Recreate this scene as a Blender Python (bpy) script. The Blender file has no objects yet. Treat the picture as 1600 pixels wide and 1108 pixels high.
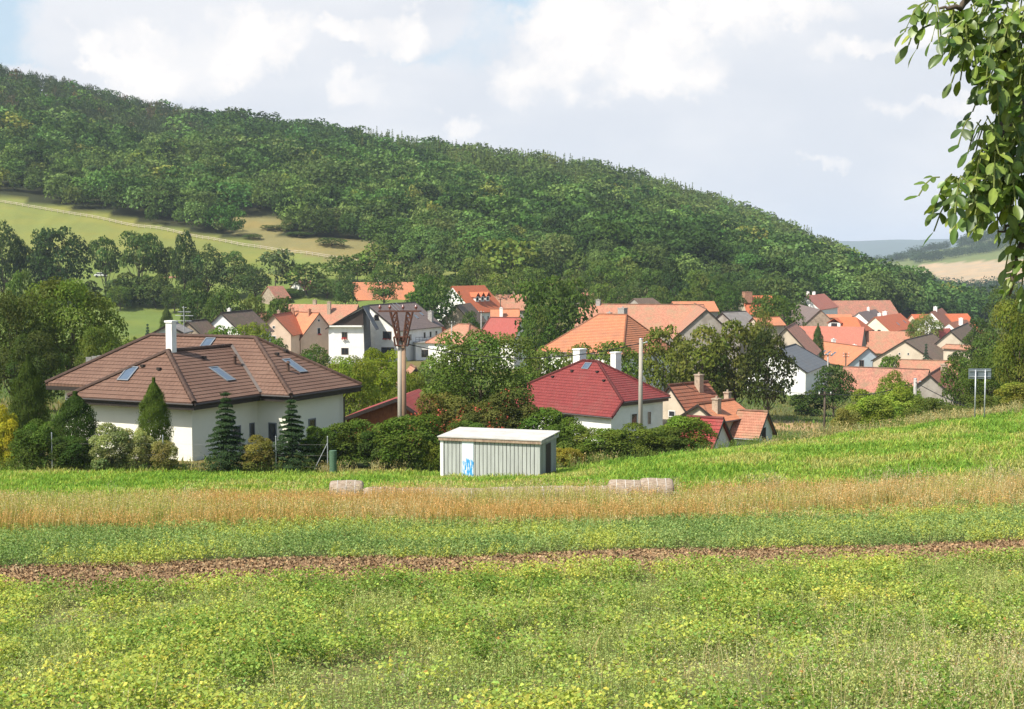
import bpy, bmesh, math, random
import numpy as np
from mathutils import Vector, Matrix
S = bpy.context.scene
COL = S.collection
rad = math.radians
# ------------------------------------------------------------ camera
F, CX, CY, VH = 2200.0, 800.0, 554.0, 410.0
PITCH = math.atan((CY - VH) / F)
TP = math.tan(PITCH)
cam_d = bpy.data.cameras.new('camera')
cam_d.sensor_width = 36.0
cam_d.lens = 36.0 * F / 1600.0
cam_d.clip_start = 0.1
cam_d.clip_end = 40000
cam = bpy.data.objects.new('camera', cam_d)
COL.objects.link(cam)
cam.location = (0, 0, 0)
cam.rotation_euler = (math.pi / 2 - PITCH, 0, 0)
S.camera = cam
S.view_settings.view_transform = 'Standard'
S.view_settings.look = 'None'
S.view_settings.exposure = 0.72
S.view_settings.gamma = 1
S.render.engine = 'CYCLES'
S.cycles.max_bounces = 6
S.cycles.diffuse_bounces = 3
S.cycles.glossy_bounces = 2
S.cycles.transmission_bounces = 4
S.cycles.transparent_max_bounces = 6
S.cycles.volume_bounces = 0
S.cycles.use_denoising = True
S.cycles.pixel_filter_type = 'BLACKMAN_HARRIS'
# ------------------------------------------------------------ sun and sky
SUN_EL = rad(50)
SUN_H = Vector((-0.80, -0.60, 0)).normalized()
SUN_DIR = Vector((SUN_H.x * math.cos(SUN_EL), SUN_H.y * math.cos(SUN_EL), math.sin(SUN_EL)))
sd = bpy.data.lights.new('sun', 'SUN')
sd.energy = 4.6
sd.angle = rad(0.5)
sd.color = (1.0, 0.94, 0.84)
sun = bpy.data.objects.new('sun', sd)
COL.objects.link(sun)
sun.rotation_euler = SUN_DIR.to_track_quat('Z', 'Y').to_euler()

class NT:
    """small node-tree helper"""
    def __init__(s, tree):
        s.t = tree; s.n = tree.nodes; s.l = tree.links
    def new(s, kind, **kw):
        nd = s.n.new(kind)
        for k, v in kw.items():
            setattr(nd, k, v)
        return nd
    def put(s, sock, val):
        if hasattr(val, 'links') or isinstance(val, bpy.types.NodeSocket):
            s.l.new(val, sock)
        else:
            sock.default_value = val
    def m(s, op, a, b=None, c=None, clamp=False):
        nd = s.new('ShaderNodeMath', operation=op, use_clamp=clamp)
        s.put(nd.inputs[0], a)
        if b is not None: s.put(nd.inputs[1], b)
        if c is not None: s.put(nd.inputs[2], c)
        return nd.outputs[0]
    def mix(s, f, a, b, mode='MIX'):
        nd = s.new('ShaderNodeMix', data_type='RGBA', blend_type=mode)
        s.put(nd.inputs[0], f)
        s.put(nd.inputs[6], a if not isinstance(a, tuple) else (*a[:3], 1))
        s.put(nd.inputs[7], b if not isinstance(b, tuple) else (*b[:3], 1))
        return nd.outputs[2]
    def ramp(s, f, a, b):
        nd = s.new('ShaderNodeMapRange', interpolation_type='SMOOTHSTEP')
        s.put(nd.inputs[0], f); nd.inputs[1].default_value = a; nd.inputs[2].default_value = b
        return nd.outputs[0]
    def noise(s, vec, scale, detail=4, rough=0.55, dim='3D'):
        nd = s.new('ShaderNodeTexNoise', noise_dimensions=dim)
        if vec is not None: s.l.new(vec, nd.inputs['Vector'])
        nd.inputs['Scale'].default_value = scale
        nd.inputs['Detail'].default_value = detail
        nd.inputs['Roughness'].default_value = rough
        return nd.outputs[0]
    def comb(s, x, y, z):
        nd = s.new('ShaderNodeCombineXYZ')
        s.put(nd.inputs[0], x); s.put(nd.inputs[1], y); s.put(nd.inputs[2], z)
        return nd.outputs[0]
    def vm(s, op, a, b=None, scale=None):
        nd = s.new('ShaderNodeVectorMath', operation=op)
        s.put(nd.inputs[0], a)
        if b is not None: s.put(nd.inputs[1], b)
        if scale is not None: s.put(nd.inputs['Scale'], scale)
        return nd.outputs[0]

world = bpy.data.worlds.new('World')
S.world = world
world.use_nodes = True
W = NT(world.node_tree)
W.n.clear()
sky = W.new('ShaderNodeTexSky', sky_type='NISHITA')
sky.sun_disc = False
sky.sun_elevation = SUN_EL
sky.sun_rotation = math.atan2(SUN_H.x, SUN_H.y)
sky.air_density = 1.3
sky.dust_density = 2.0
sky.altitude = 300
bg = W.new('ShaderNodeBackground')
bg.inputs[1].default_value = 0.10
tc = W.new('ShaderNodeTexCoord')
dirv = tc.outputs['Generated']
sep = W.new('ShaderNodeSeparateXYZ'); W.l.new(dirv, sep.inputs[0])
yy = W.m('MAXIMUM', sep.outputs[1], 0.12)
qx = W.m('DIVIDE', sep.outputs[0], yy)
qz = W.m('DIVIDE', sep.outputs[2], yy)
q = W.comb(qx, qz, W.m('MULTIPLY', sep.outputs[1], 0.4))
# bulging cumulus edges: warp the lookup by fractal noise
wn = W.new('ShaderNodeTexNoise'); W.l.new(q, wn.inputs[0])
wn.inputs['Scale'].default_value = 13; wn.inputs['Detail'].default_value = 8; wn.inputs['Roughness'].default_value = 0.62
wv = W.vm('SUBTRACT', wn.outputs['Color'], (0.5, 0.5, 0.5))
qw = W.vm('ADD', q, W.vm('SCALE', wv, scale=0.11))
sw = W.new('ShaderNodeSeparateXYZ'); W.l.new(qw, sw.inputs[0])
def blob(u, v, ru, rv):
    """a soft ellipse in sky directions (tangent of azimuth, tangent of height)"""
    a = W.m('MULTIPLY', W.m('SUBTRACT', sw.outputs[0], (u - 800) / F), F / ru)
    b = W.m('MULTIPLY', W.m('SUBTRACT', sw.outputs[1], (VH - v) / F), F / rv)
    d = W.m('ADD', W.m('MULTIPLY', a, a), W.m('MULTIPLY', b, b))
    return W.m('SUBTRACT', 1.0, d, clamp=True)
def union(lst):
    acc = None
    for bl in lst:
        o = blob(*bl)
        acc = o if acc is None else W.m('MAXIMUM', acc, o)
    return acc
veil = union([(330, 95, 330, 190), (620, 200, 250, 130), (1150, 190, 560, 260), (1500, 120, 420, 330), (900, 90, 150, 130),
              (60, 170, 200, 60), (1000, 330, 700, 110), (480, 30, 330, 90)])
bright = union([(255, 100, 112, 88), (390, 70, 120, 60), (160, 80, 52, 32), (330, 110, 95, 62), (255, 55, 40, 38), (300, 150, 70, 40), (420, 90, 75, 40), (570, 145, 62, 36),
                (620, 62, 70, 38), (735, 185, 36, 32), (890, 50, 118, 95), (860, 110, 85, 60), (1010, 120, 120, 60), (980, 40, 60, 45), (1110, 40, 110, 42), (1230, 15, 110, 30),
                (1040, 80, 95, 40), (925, 108, 52, 36), (1350, 70, 100, 28), (1470, 60, 80, 26), (1300, 245, 60, 16), (1470, 160, 100, 24), (560, 60, 90, 24)])
fine = W.noise(q, 30, 6, 0.6)
soft = W.noise(W.vm('MULTIPLY', q, (1, 2.2, 1)), 6, 4, 0.5)
vmask = W.m('MULTIPLY', W.ramp(W.m('ADD', veil, W.m('MULTIPLY', soft, 0.35)), 0.16, 0.62), 0.92)
body = W.noise(W.vm('ADD', q, W.vm('SCALE', wv, scale=0.03)), 17, 7, 0.6)
bedge = W.ramp(W.m('ADD', bright, W.m('MULTIPLY', W.m('SUBTRACT', fine, 0.5), 0.75)), 0.0, 1.0)
bmask = W.m('MULTIPLY', bedge, W.m('ADD', 0.34, W.m('MULTIPLY', W.ramp(body, 0.36, 0.62), 0.66)), clamp=True)
elsewhere = W.ramp(W.noise(dirv, 2.2, 6, 0.6), 0.5, 0.62)
front = W.ramp(sep.outputs[1], 0.12, 0.5)
# colours are divided by the background strength of 0.10
K = 10.0
pale = W.mix(0.80, W.vm('SCALE', sky.outputs[0], scale=1.0), (0.36 * K, 0.465 * K, 0.56 * K))
veilc = W.mix(W.ramp(soft, 0.36, 0.62), (0.49 * K, 0.502 * K, 0.535 * K), (0.563 * K, 0.561 * K, 0.575 * K))
c1 = W.mix(vmask, pale, veilc)
c2 = W.mix(bmask, c1, (0.72 * K, 0.68 * K, 0.64 * K))
back = W.mix(W.m('MULTIPLY', elsewhere, 0.45), sky.outputs[0], (0.6 * K, 0.62 * K, 0.66 * K))
colr = W.mix(front, back, c2)
W.l.new(colr, bg.inputs[0])
wo = W.new('ShaderNodeOutputWorld')
W.l.new(bg.outputs[0], wo.inputs[0])

# ------------------------------------------------------------ geometry helpers
def P(u, v, d):
    """world point at distance Y=d that the photograph shows at (u, v)"""
    t = (v - CY) / F
    z = -d * (TP + t) / (1 - TP * t)
    yc = d * math.cos(PITCH) - z * math.sin(PITCH)
    return Vector(((u - CX) / F * yc, d, z))
def proj(p):
    yc = p[1] * math.cos(PITCH) - p[2] * math.sin(PITCH)
    zc = p[1] * math.sin(PITCH) + p[2] * math.cos(PITCH)
    return CX + F * p[0] / yc, CY - F * zc / yc
def zat(v, d): return P(800, v, d).z

UC = [-200, 0, 250, 560, 800, 880, 1000, 1150, 1300, 1400, 1500, 1600, 1750]
TAB = {  # height of the land below the eye, by direction (columns above) and distance
 0.5: [-1.8] * 13, 5: [-2.6] * 13, 14: [-4.4] * 13, 27: [-5.9] * 13,
 33: [-6.6] * 10 + [-6.5, -6.45, -6.4],
 42: [-7.7] * 6 + [-7.65, -7.6, -7.55, -7.5, -7.45, -7.4, -7.3],
 52: [-8.8] * 6 + [-8.7, -8.6, -8.4, -8.3, -8.15, -8.0, -7.9],
 62: [-9.9, -9.9, -9.9, -9.9, -9.9, -9.8, -9.5, -9.0, -8.7, -8.5, -8.3, -8.1, -7.9],
 75: [-11.3, -11.3, -11.3, -11.3, -11.3, -11.15, -10.5, -9.85, -9.35, -8.9, -8.5, -8.15, -7.8],
 82: [-11.6, -11.6, -11.6, -11.6, -11.7, -11.8, -11.6, -11.2, -10.3, -9.7, -9.2, -8.6, -8.1],
 92: [-12, -12, -12, -12, -12.4, -12.5, -12.6, -12.7, -12.0, -11.2, -10.8, -10, -9],
 110: [-13, -13, -13, -13.4, -14.2, -14.6, -14.8, -15.2, -15.2, -14.4, -13.5, -12, -11],
 130: [-14, -14, -14, -15.2, -16, -16.2, -16.4, -16.8, -17.2, -16.8, -16, -14, -12],
 170: [-15.5, -16, -16.5, -17.5, -18, -18.2, -18.4, -19.0, -19.2, -19.2, -18.6, -16, -13],
 250: [-17.5, -18, -18.5, -19.6, -19.6, -19.6, -20, -21, -22.4, -22.6, -22, -19, -16],
 330: [-17.5, -17.6, -18.5, -20, -19.5, -19.5, -20, -21.3, -22.6, -23.2, -23.2, -21, -18],
 400: [-14, -14, -15, -14, -12, -12.5, -14, -18, -20.5, -22, -23, -22, -20],
 470: [-4, -3, -3, -2.5, -4, -5, -7, -13, -18.5, -21.5, -23, -23, -22],
 520: [11, 10, 11, 7.5, 3, 1.5, -1, -7.5, -15.5, -21.5, -24, -26, -26],
 580: [29, 27, 22.5, 18, 12, 10, 7, -1.5, -11.5, -19.5, -25.5, -29, -30],
 650: [45, 42, 36, 30, 23, 20, 15, 5, -9, -17, -26, -33, -36],
 800: [90, 84, 66, 54, 42, 39, 31, 15, -5.5, -21, -32, -38, -42],
 950: [133, 122, 95, 77, 61, 56.5, 46.5, 26, 1, -24, -38, -44, -46],
 1100: [130, 120, 93, 73, 57, 52, 40, 19, -6, -28, -42, -48, -50],
 1400: [90, 80, 60, 50, 40, 34, 26, 5, -25, -27, -28, -24, -20],
 1700: [40, 40, 30, 20, 10, 0, -5, -15, -25, -20, -10, 0, 14],
 2000: [0, 0, 0, 0, -5, -10, -15, -15, -16, -4, 9, 26, 50],
 2500: [-20, -20, -20, -20, -20, -20, -20, -20, -10, 11, 28, 62, 110],
 3000: [-30, -30, -30, -30, -30, -30, -30, -30, -28, -10, 20, 75, 140],
 4500: [-60] * 11 + [-20, 10],
 14000: [-80] * 13}
DU, U0, U1 = 12.0, -3000.0, 4600.0
DS, S0, S1 = 0.018, math.log(1.0), math.log(14000.0)
ug = np.arange(U0, U1 + DU, DU)
sg = np.arange(S0, S1 + DS, DS)
rows = sorted(TAB)
tmp = np.array([np.interp(ug, UC, TAB[k]) for k in rows])
ZG = np.array([np.interp(sg, [math.log(max(k, 0.5)) for k in rows], tmp[:, i]) for i in range(len(ug))])
def blur(a, n, ax):
    k = np.exp(-np.linspace(-2, 2, 2 * n + 1) ** 2); k /= k.sum()
    pad = [(0, 0), (0, 0)]; pad[ax] = (n, n)
    b = np.pad(a, pad, mode='edge')
    out = np.zeros_like(a)
    for i, w_ in enumerate(k):
        sl = [slice(None), slice(None)]; sl[ax] = slice(i, i + a.shape[ax])
        out += w_ * b[tuple(sl)]
    return out
ZG = blur(blur(ZG, 5, 0), 3, 1)
rs = np.random.RandomState(7)
_NZ = rs.rand(64, 64)
def vnoise(x, y):
    """smooth value noise in 0..1, period 64"""
    x = np.asarray(x, float); y = np.asarray(y, float)
    xi = np.floor(x).astype(int); yi = np.floor(y).astype(int)
    fx = x - xi; fy = y - yi
    fx = fx * fx * (3 - 2 * fx); fy = fy * fy * (3 - 2 * fy)
    a = _NZ[xi % 64, yi % 64]; b = _NZ[(xi + 1) % 64, yi % 64]
    c = _NZ[xi % 64, (yi + 1) % 64]; d = _NZ[(xi + 1) % 64, (yi + 1) % 64]
    return (a * (1 - fx) + b * fx) * (1 - fy) + (c * (1 - fx) + d * fx) * fy
def fbm(x, y, o=4):
    s = 0; a = 0.5; t = 0
    for i in range(o):
        s = s + a * vnoise(np.asarray(x) * 2 ** i + i * 17.3, np.asarray(y) * 2 ** i + i * 9.1); t += a; a *= 0.5
    return s / t
def height(x, y):
    x = np.asarray(x, float); y = np.maximum(np.asarray(y, float), 1.0)
    u = np.clip(800 + F * x / np.maximum(y, 12.0), U0, U1 - DU)
    s = np.clip(np.log(y), S0, S1 - DS)
    fu = (u - U0) / DU; fs = (s - S0) / DS
    iu = np.clip(fu.astype(int), 0, len(ug) - 2); js = np.clip(fs.astype(int), 0, len(sg) - 2)
    fu = fu - iu; fs = fs - js
    z = (ZG[iu, js] * (1 - fu) + ZG[iu + 1, js] * fu) * (1 - fs) + (ZG[iu, js + 1] * (1 - fu) + ZG[iu + 1, js + 1] * fu) * fs
    z = z + (fbm(x / 6.0, y / 6.0, 3) - 0.5) * 0.25 * np.clip(y / 30, 0.3, 1)
    z = z + (fbm(x / 60.0 + 5, y / 60.0, 3) - 0.5) * np.clip((y - 280) / 100, 0, 1) * 5.0
    return z
def gz(x, y): return float(height(np.array([x]), np.array([y]))[0])

# ------------------------------------------------------------ tagging and mesh building
def tag(o, label=None, cat=None, group=None, kind=None):
    if label: o['label'] = label
    if cat: o['category'] = cat
    if group: o['group'] = group
    if kind: o['kind'] = kind
    return o
def empty(name, loc, rz=0, label=None, cat=None, group=None):
    o = bpy.data.objects.new(name, None)
    o.empty_display_size = 0.5
    COL.objects.link(o)
    o.location = loc; o.rotation_euler = (0, 0, rz)
    return tag(o, label, cat, group)

class MB:
    """collects faces (with optional uv) and links them as one mesh object"""
    def __init__(s): s.v = []; s.f = []; s.uv = []; s.mi = []
    def face(s, pts, uv=None, mi=0):
        i = len(s.v); s.v += [tuple(p) for p in pts]
        s.f.append(tuple(range(i, i + len(pts))))
        s.uv += list(uv) if uv is not None else [(0, 0)] * len(pts)
        s.mi.append(mi)
    def quadbox(s, c8, mi=0, uvs=True):
        for ids in ((0, 3, 2, 1), (4, 5, 6, 7), (0, 1, 5, 4), (1, 2, 6, 5), (2, 3, 7, 6), (3, 0, 4, 7)):
            p = [Vector(c8[k]) for k in ids]
            w_ = (p[1] - p[0]).length; h_ = (p[2] - p[1]).length
            s.face(p, [(0, 0), (w_, 0), (w_, h_), (0, h_)], mi)
    def box(s, x0, x1, y0, y1, z0, z1, mi=0):
        s.quadbox([(x0, y0, z0), (x1, y0, z0), (x1, y1, z0), (x0, y1, z0), (x0, y0, z1), (x1, y0, z1), (x1, y1, z1), (x0, y1, z1)], mi)
    def obox(s, o, t, n, w_, h_, dep, mi=0, up=(0, 0, 1)):
        """box centred on o in a plane spanned by t and up, sticking out dep along n"""
        o = Vector(o); t = Vector(t); n = Vector(n); up = Vector(up)
        a = o - t * w_ / 2 - up * h_ / 2; b = o + t * w_ / 2 - up * h_ / 2
        c = b + up * h_; d = a + up * h_
        e = n * dep
        s.quadbox([a, b, b + e, a + e, d, c, c + e, d + e], mi)
    def tube(s, pts, rr, seg=8, mi=0, caps=True):
        pts = [Vector(p) for p in pts]
        if not hasattr(rr, '__len__'): rr = [rr] * len(pts)
        rings = []
        for i, p in enumerate(pts):
            d = (pts[min(i + 1, len(pts) - 1)] - pts[max(i - 1, 0)])
            d = d.normalized() if d.length > 1e-9 else Vector((0, 0, 1))
            ref = Vector((0, 0, 1)) if abs(d.z) < 0.9 else Vector((1, 0, 0))
            a = d.cross(ref).normalized(); b = d.cross(a)
            rings.append([p + (a * math.cos(2 * math.pi * k / seg) + b * math.sin(2 * math.pi * k / seg)) * rr[i] for k in range(seg)])
        base = len(s.v)
        for r in rings: s.v += [tuple(q_) for q_ in r]
        for i in range(len(pts) - 1):
            for k in range(seg):
                k2 = (k + 1) % seg
                s.f.append((base + i * seg + k, base + i * seg + k2, base + (i + 1) * seg + k2, base + (i + 1) * seg + k))
                s.uv += [(0, 0)] * 4; s.mi.append(mi)
        if caps:
            for ring, rev in ((0, False), (len(pts) - 1, True)):
                ids = [base + ring * seg + k for k in range(seg)]
                s.f.append(tuple(ids if not rev else ids[::-1])); s.uv += [(0, 0)] * seg; s.mi.append(mi)
    def build(s, name, mats, parent=None, smooth=False, bevel=0):
        me = bpy.data.meshes.new(name)
        me.from_pydata(s.v, [], s.f)
        uvl = me.uv_layers.new(name='UVMap')
        if len(s.uv) == len(uvl.data):
            uvl.data.foreach_set('uv', np.array(s.uv, 'f').ravel())
        if not isinstance(mats, (list, tuple)): mats = [mats]
        for m_ in mats: me.materials.append(m_)
        if len(mats) > 1: me.polygons.foreach_set('material_index', s.mi)
        if smooth: me.polygons.foreach_set('use_smooth', [True] * len(me.polygons))
        bm = bmesh.new(); bm.from_mesh(me)
        bmesh.ops.remove_doubles(bm, verts=bm.verts, dist=1e-5)
        bmesh.ops.recalc_face_normals(bm, faces=bm.faces)
        bm.to_mesh(me); bm.free()
        o = bpy.data.objects.new(name, me)
        COL.objects.link(o)
        if parent is not None: o.parent = parent
        if bevel:
            b = o.modifiers.new('bevel', 'BEVEL'); b.width = bevel; b.segments = 2; b.limit_method = 'ANGLE'
        return o

def np_mesh(name, verts, faces_flat, nper, mat, cols=None, parent=None, link=True):
    """fast mesh from arrays; every face has nper corners; cols = colour per vertex"""
    me = bpy.data.meshes.new(name)
    nv = len(verts); nf = len(faces_flat) // nper
    me.vertices.add(nv); me.vertices.foreach_set('co', np.ascontiguousarray(verts, 'f').ravel())
    me.loops.add(nf * nper); me.loops.foreach_set('vertex_index', np.ascontiguousarray(faces_flat, 'i'))
    me.polygons.add(nf)
    me.polygons.foreach_set('loop_start', np.arange(0, nf * nper, nper, dtype='i'))
    me.polygons.foreach_set('loop_total', np.full(nf, nper, 'i'))
    if cols is not None:
        ca = me.color_attributes.new('col', 'FLOAT_COLOR', 'POINT')
        c4 = np.ones((nv, 4), 'f'); c4[:, :3] = cols
        ca.data.foreach_set('color', c4.ravel())
    me.update(calc_edges=True)
    if mat: me.materials.append(mat)
    if not link: return me
    o = bpy.data.objects.new(name, me)
    COL.objects.link(o)
    if parent is not None: o.parent = parent
    return o

# ------------------------------------------------------------ materials
def mat_new(name):
    m_ = bpy.data.materials.new(name); m_.use_nodes = True
    N = NT(m_.node_tree); N.n.clear()
    out = N.new('ShaderNodeOutputMaterial')
    return m_, N, out
def principled(N, out, col, rough=0.8, spec=0.3, metal=0, bump=None, bstr=0.3, bdist=0.02):
    b = N.new('ShaderNodeBsdfPrincipled')
    N.put(b.inputs['Base Color'], col if not isinstance(col, tuple) else (*col[:3], 1))
    N.put(b.inputs['Roughness'], rough)
    b.inputs['Specular IOR Level'].default_value = spec
    b.inputs['Metallic'].default_value = metal
    if bump is not None:
        bn = N.new('ShaderNodeBump'); bn.inputs['Strength'].default_value = bstr; bn.inputs['Distance'].default_value = bdist
        N.l.new(bump, bn.inputs['Height']); N.l.new(bn.outputs[0], b.inputs['Normal'])
    N.l.new(b.outputs[0], out.inputs[0])
    return b
def surf(name, col, col2=None, scale=1.5, rough=0.85, spec=0.25, metal=0, bscale=30, bstr=0.25, streak=False):
    m_, N, out = mat_new(name)
    t = N.new('ShaderNodeTexCoord').outputs['Object']
    col2 = col2 or tuple(c * 0.75 for c in col)
    n1 = N.noise(t, scale, 6, 0.65)
    if streak:
        n2 = N.noise(N.vm('MULTIPLY', t, (6, 6, 0.4)), scale, 4, 0.6)
        n1 = N.m('MULTIPLY', N.m('ADD', n1, n2), 0.5)
    c = N.mix(N.ramp(n1, 0.35, 0.72), col, col2)
    principled(N, out, c, rough, spec, metal, N.noise(t, bscale, 3), bstr)
    return m_
def glassmat(name, col):
    m_, N, out = mat_new(name)
    t = N.new('ShaderNodeTexCoord').outputs['Object']
    c = N.mix(N.noise(t, 1.2, 2), col, tuple(c * 0.45 for c in col))
    principled(N, out, c, 0.08, 0.8)
    return m_
def tilemat(name, c1, c2, tw=0.3, th=0.34, dirt=(0.16, 0.12, 0.09), dirt_amt=0.3, roll=0.6, rough=0.75, spec=0.3, dscale=0.35):
    """clay or concrete tiles: a tone per tile, rolls along the slope, weathering"""
    m_, N, out = mat_new(name)
    uv = N.new('ShaderNodeUVMap').outputs[0]
    br = N.new('ShaderNodeTexBrick'); br.offset = 0.5
    N.l.new(uv, br.inputs['Vector'])
    br.inputs['Scale'].default_value = 1.0
    br.inputs['Brick Width'].default_value = tw; br.inputs['Row Height'].default_value = th
    br.inputs['Mortar Size'].default_value = 0.012; br.inputs['Mortar Smooth'].default_value = 0.6
    br.inputs['Color1'].default_value = (*c1, 1); br.inputs['Color2'].default_value = (*c2, 1)
    br.inputs['Mortar'].default_value = (*[c * 0.45 for c in c2], 1)
    t = N.new('ShaderNodeTexCoord').outputs['Object']
    d = N.ramp(N.m('ADD', N.noise(t, dscale, 6, 0.7), N.m('MULTIPLY', N.noise(t, dscale * 9, 3), 0.25)), 0.55, 0.82)
    c = N.mix(N.m('MULTIPLY', d, dirt_amt), br.outputs[0], dirt)
    sp = N.new('ShaderNodeSeparateXYZ'); N.l.new(uv, sp.inputs[0])
    wv_ = N.m('SINE', N.m('MULTIPLY', sp.outputs[0], 2 * math.pi / tw * 1.0))
    saw = N.m('FRACT', N.m('DIVIDE', sp.outputs[1], th))
    hgt = N.m('ADD', N.m('MULTIPLY', wv_, roll * 0.5), N.m('MULTIPLY', saw, -0.5))
    principled(N, out, c, rough, spec, 0, hgt, 0.8, 0.035)
    return m_

M = {}
M['white'] = surf('white_plaster', (0.80, 0.79, 0.74), (0.66, 0.65, 0.60), 0.5)
M['chalk'] = surf('bright_white_plaster', (0.84, 0.83, 0.80), (0.72, 0.71, 0.68), 0.7)
M['cream'] = surf('cream_plaster', (0.76, 0.70, 0.54), (0.68, 0.62, 0.47), 0.6)
M['ivory'] = surf('pale_plaster_house', (0.80, 0.78, 0.66), (0.74, 0.72, 0.61), 0.4)
M['peach'] = surf('peach_plaster', (0.66, 0.50, 0.38), (0.58, 0.43, 0.32), 0.7)
M['beige'] = surf('beige_render', (0.56, 0.48, 0.37), (0.44, 0.37, 0.28), 0.5)
M['greywall'] = surf('grey_old_plaster', (0.34, 0.31, 0.27), (0.22, 0.19, 0.16), 0.5)
M['bluegrey'] = surf('blue_grey_plaster', (0.50, 0.58, 0.64), (0.42, 0.50, 0.56), 0.6)
M['stone'] = surf('rubble_stone', (0.36, 0.29, 0.22), (0.20, 0.16, 0.12), 1.6, bscale=6, bstr=0.6)
M['brick'] = surf('old_brick', (0.42, 0.22, 0.14), (0.28, 0.15, 0.10), 2.0)
M['darkwood'] = surf('dark_timber', (0.055, 0.04, 0.032), (0.03, 0.022, 0.018), 3, streak=True)
M['redwood'] = surf('red_brown_boards', (0.32, 0.12, 0.045), (0.14, 0.05, 0.025), 4, streak=True)
M['fascia'] = surf('dark_brown_fascia', (0.035, 0.028, 0.024), None, 2, 0.5)
M['gutter'] = surf('brown_gutter', (0.06, 0.045, 0.04), None, 2, 0.4, 0.5)
M['frame'] = surf('white_frame', (0.75, 0.75, 0.72), None, 2, 0.5)
M['brownframe'] = surf('brown_frame', (0.12, 0.07, 0.045), None, 2, 0.5)
M['greyframe'] = surf('grey_metal_frame', (0.16, 0.18, 0.20), None, 2, 0.45, 0.5)
M['glass'] = glassmat('window_glass', (0.035, 0.04, 0.045))
M['skyglass'] = glassmat('roof_window_glass', (0.10, 0.14, 0.20))
M['chimwhite'] = surf('white_chimney', (0.82, 0.81, 0.77), (0.70, 0.68, 0.63), 1.5)
M['chimbrick'] = surf('buff_brick_chimney', (0.42, 0.33, 0.24), (0.26, 0.20, 0.15), 4)
M['cap'] = surf('concrete_cap', (0.38, 0.36, 0.33), (0.25, 0.24, 0.22), 3)
M['concrete'] = surf('pale_concrete', (0.40, 0.37, 0.31), (0.30, 0.27, 0.22), 1.2, streak=True)
M['stained'] = surf('rust_stained_concrete', (0.30, 0.20, 0.13), (0.20, 0.12, 0.075), 1.2, streak=True)
M['rust'] = surf('rusty_iron', (0.13, 0.055, 0.035), (0.06, 0.035, 0.03), 3)
M['steel'] = surf('galvanised_steel', (0.42, 0.44, 0.46), (0.34, 0.36, 0.38), 3, 0.4, 0.5, 0.4)
M['signback'] = surf('grey_sign_back', (0.16, 0.19, 0.21), (0.12, 0.145, 0.165), 3, 0.45, 0.5)
M['wire'] = surf('black_cable', (0.02, 0.02, 0.02), None, 2, 0.6)
M['red'] = surf('red_metal', (0.36, 0.03, 0.03), None, 2, 0.5)
M['flower'] = surf('red_geraniums', (0.50, 0.03, 0.03), (0.30, 0.05, 0.03), 20)
M['t_brown'] = tilemat('brown_concrete_tiles', (0.150, 0.083, 0.056), (0.130, 0.071, 0.048), 0.3, 0.34, dirt=(0.22, 0.14, 0.10), dirt_amt=0.3, roll=0.9, dscale=0.25)
M['t_red'] = tilemat('dark_red_tiles', (0.20, 0.034, 0.030), (0.17, 0.027, 0.025), 0.3, 0.34, roll=0.9, dirt_amt=0.15)
M['t_redshed'] = tilemat('weathered_red_tiles', (0.30, 0.05, 0.042), (0.25, 0.04, 0.036), 0.3, 0.34, roll=0.9, dirt_amt=0.3)
M['t_redflat'] = tilemat('plain_red_tiles', (0.34, 0.085, 0.068), (0.31, 0.075, 0.06), 0.3, 0.34, roll=0.4, dirt_amt=0.12)
M['t_rowred'] = tilemat('orange_red_tiles', (0.42, 0.15, 0.10), (0.38, 0.13, 0.088), 0.3, 0.34, roll=0.4, dirt_amt=0.2)
M['t_orange'] = tilemat('new_orange_tiles', (0.53, 0.205, 0.10), (0.46, 0.175, 0.085), 0.3, 0.34, roll=0.4, dirt_amt=0.4)
M['t_bright'] = tilemat('bright_orange_tiles', (0.50, 0.135, 0.055), (0.45, 0.12, 0.05), 0.3, 0.34, roll=0.4, dirt_amt=0.15)
M['t_salmon'] = tilemat('salmon_old_tiles', (0.45, 0.20, 0.125), (0.33, 0.145, 0.09), 0.22, 0.3, roll=0.3, dirt=(0.26, 0.19, 0.11), dirt_amt=0.75, dscale=0.5)
M['t_old'] = tilemat('weathered_clay_tiles', (0.46, 0.20, 0.13), (0.28, 0.12, 0.085), 0.22, 0.3, roll=0.3, dirt=(0.20, 0.15, 0.09), dirt_amt=0.7, dscale=0.5)
M['t_moss'] = tilemat('mossy_brown_tiles', (0.20, 0.13, 0.09), (0.11, 0.075, 0.055), 0.25, 0.3, roll=0.3, dirt=(0.10, 0.09, 0.045), dirt_amt=0.6)
M['t_rust'] = tilemat('rust_red_brown_tiles', (0.30, 0.11, 0.06), (0.24, 0.09, 0.05), 0.33, 0.4, roll=0.4, dirt_amt=0.25)
M['t_grey'] = tilemat('grey_brown_roofing', (0.17, 0.125, 0.11), (0.14, 0.105, 0.095), 0.6, 0.5, roll=0.2, dirt_amt=0.3)
M['t_slate'] = tilemat('blue_grey_roofing', (0.13, 0.14, 0.15), (0.11, 0.12, 0.13), 0.6, 0.6, roll=0.15, dirt_amt=0.2)
M['t_ash'] = tilemat('ash_grey_roofing', (0.25, 0.23, 0.21), (0.20, 0.185, 0.17), 0.6, 0.5, roll=0.2, dirt_amt=0.3)
M['bark'] = surf('bark', (0.11, 0.085, 0.06), (0.055, 0.042, 0.03), 3, bscale=12, bstr=0.6, streak=True)

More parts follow.
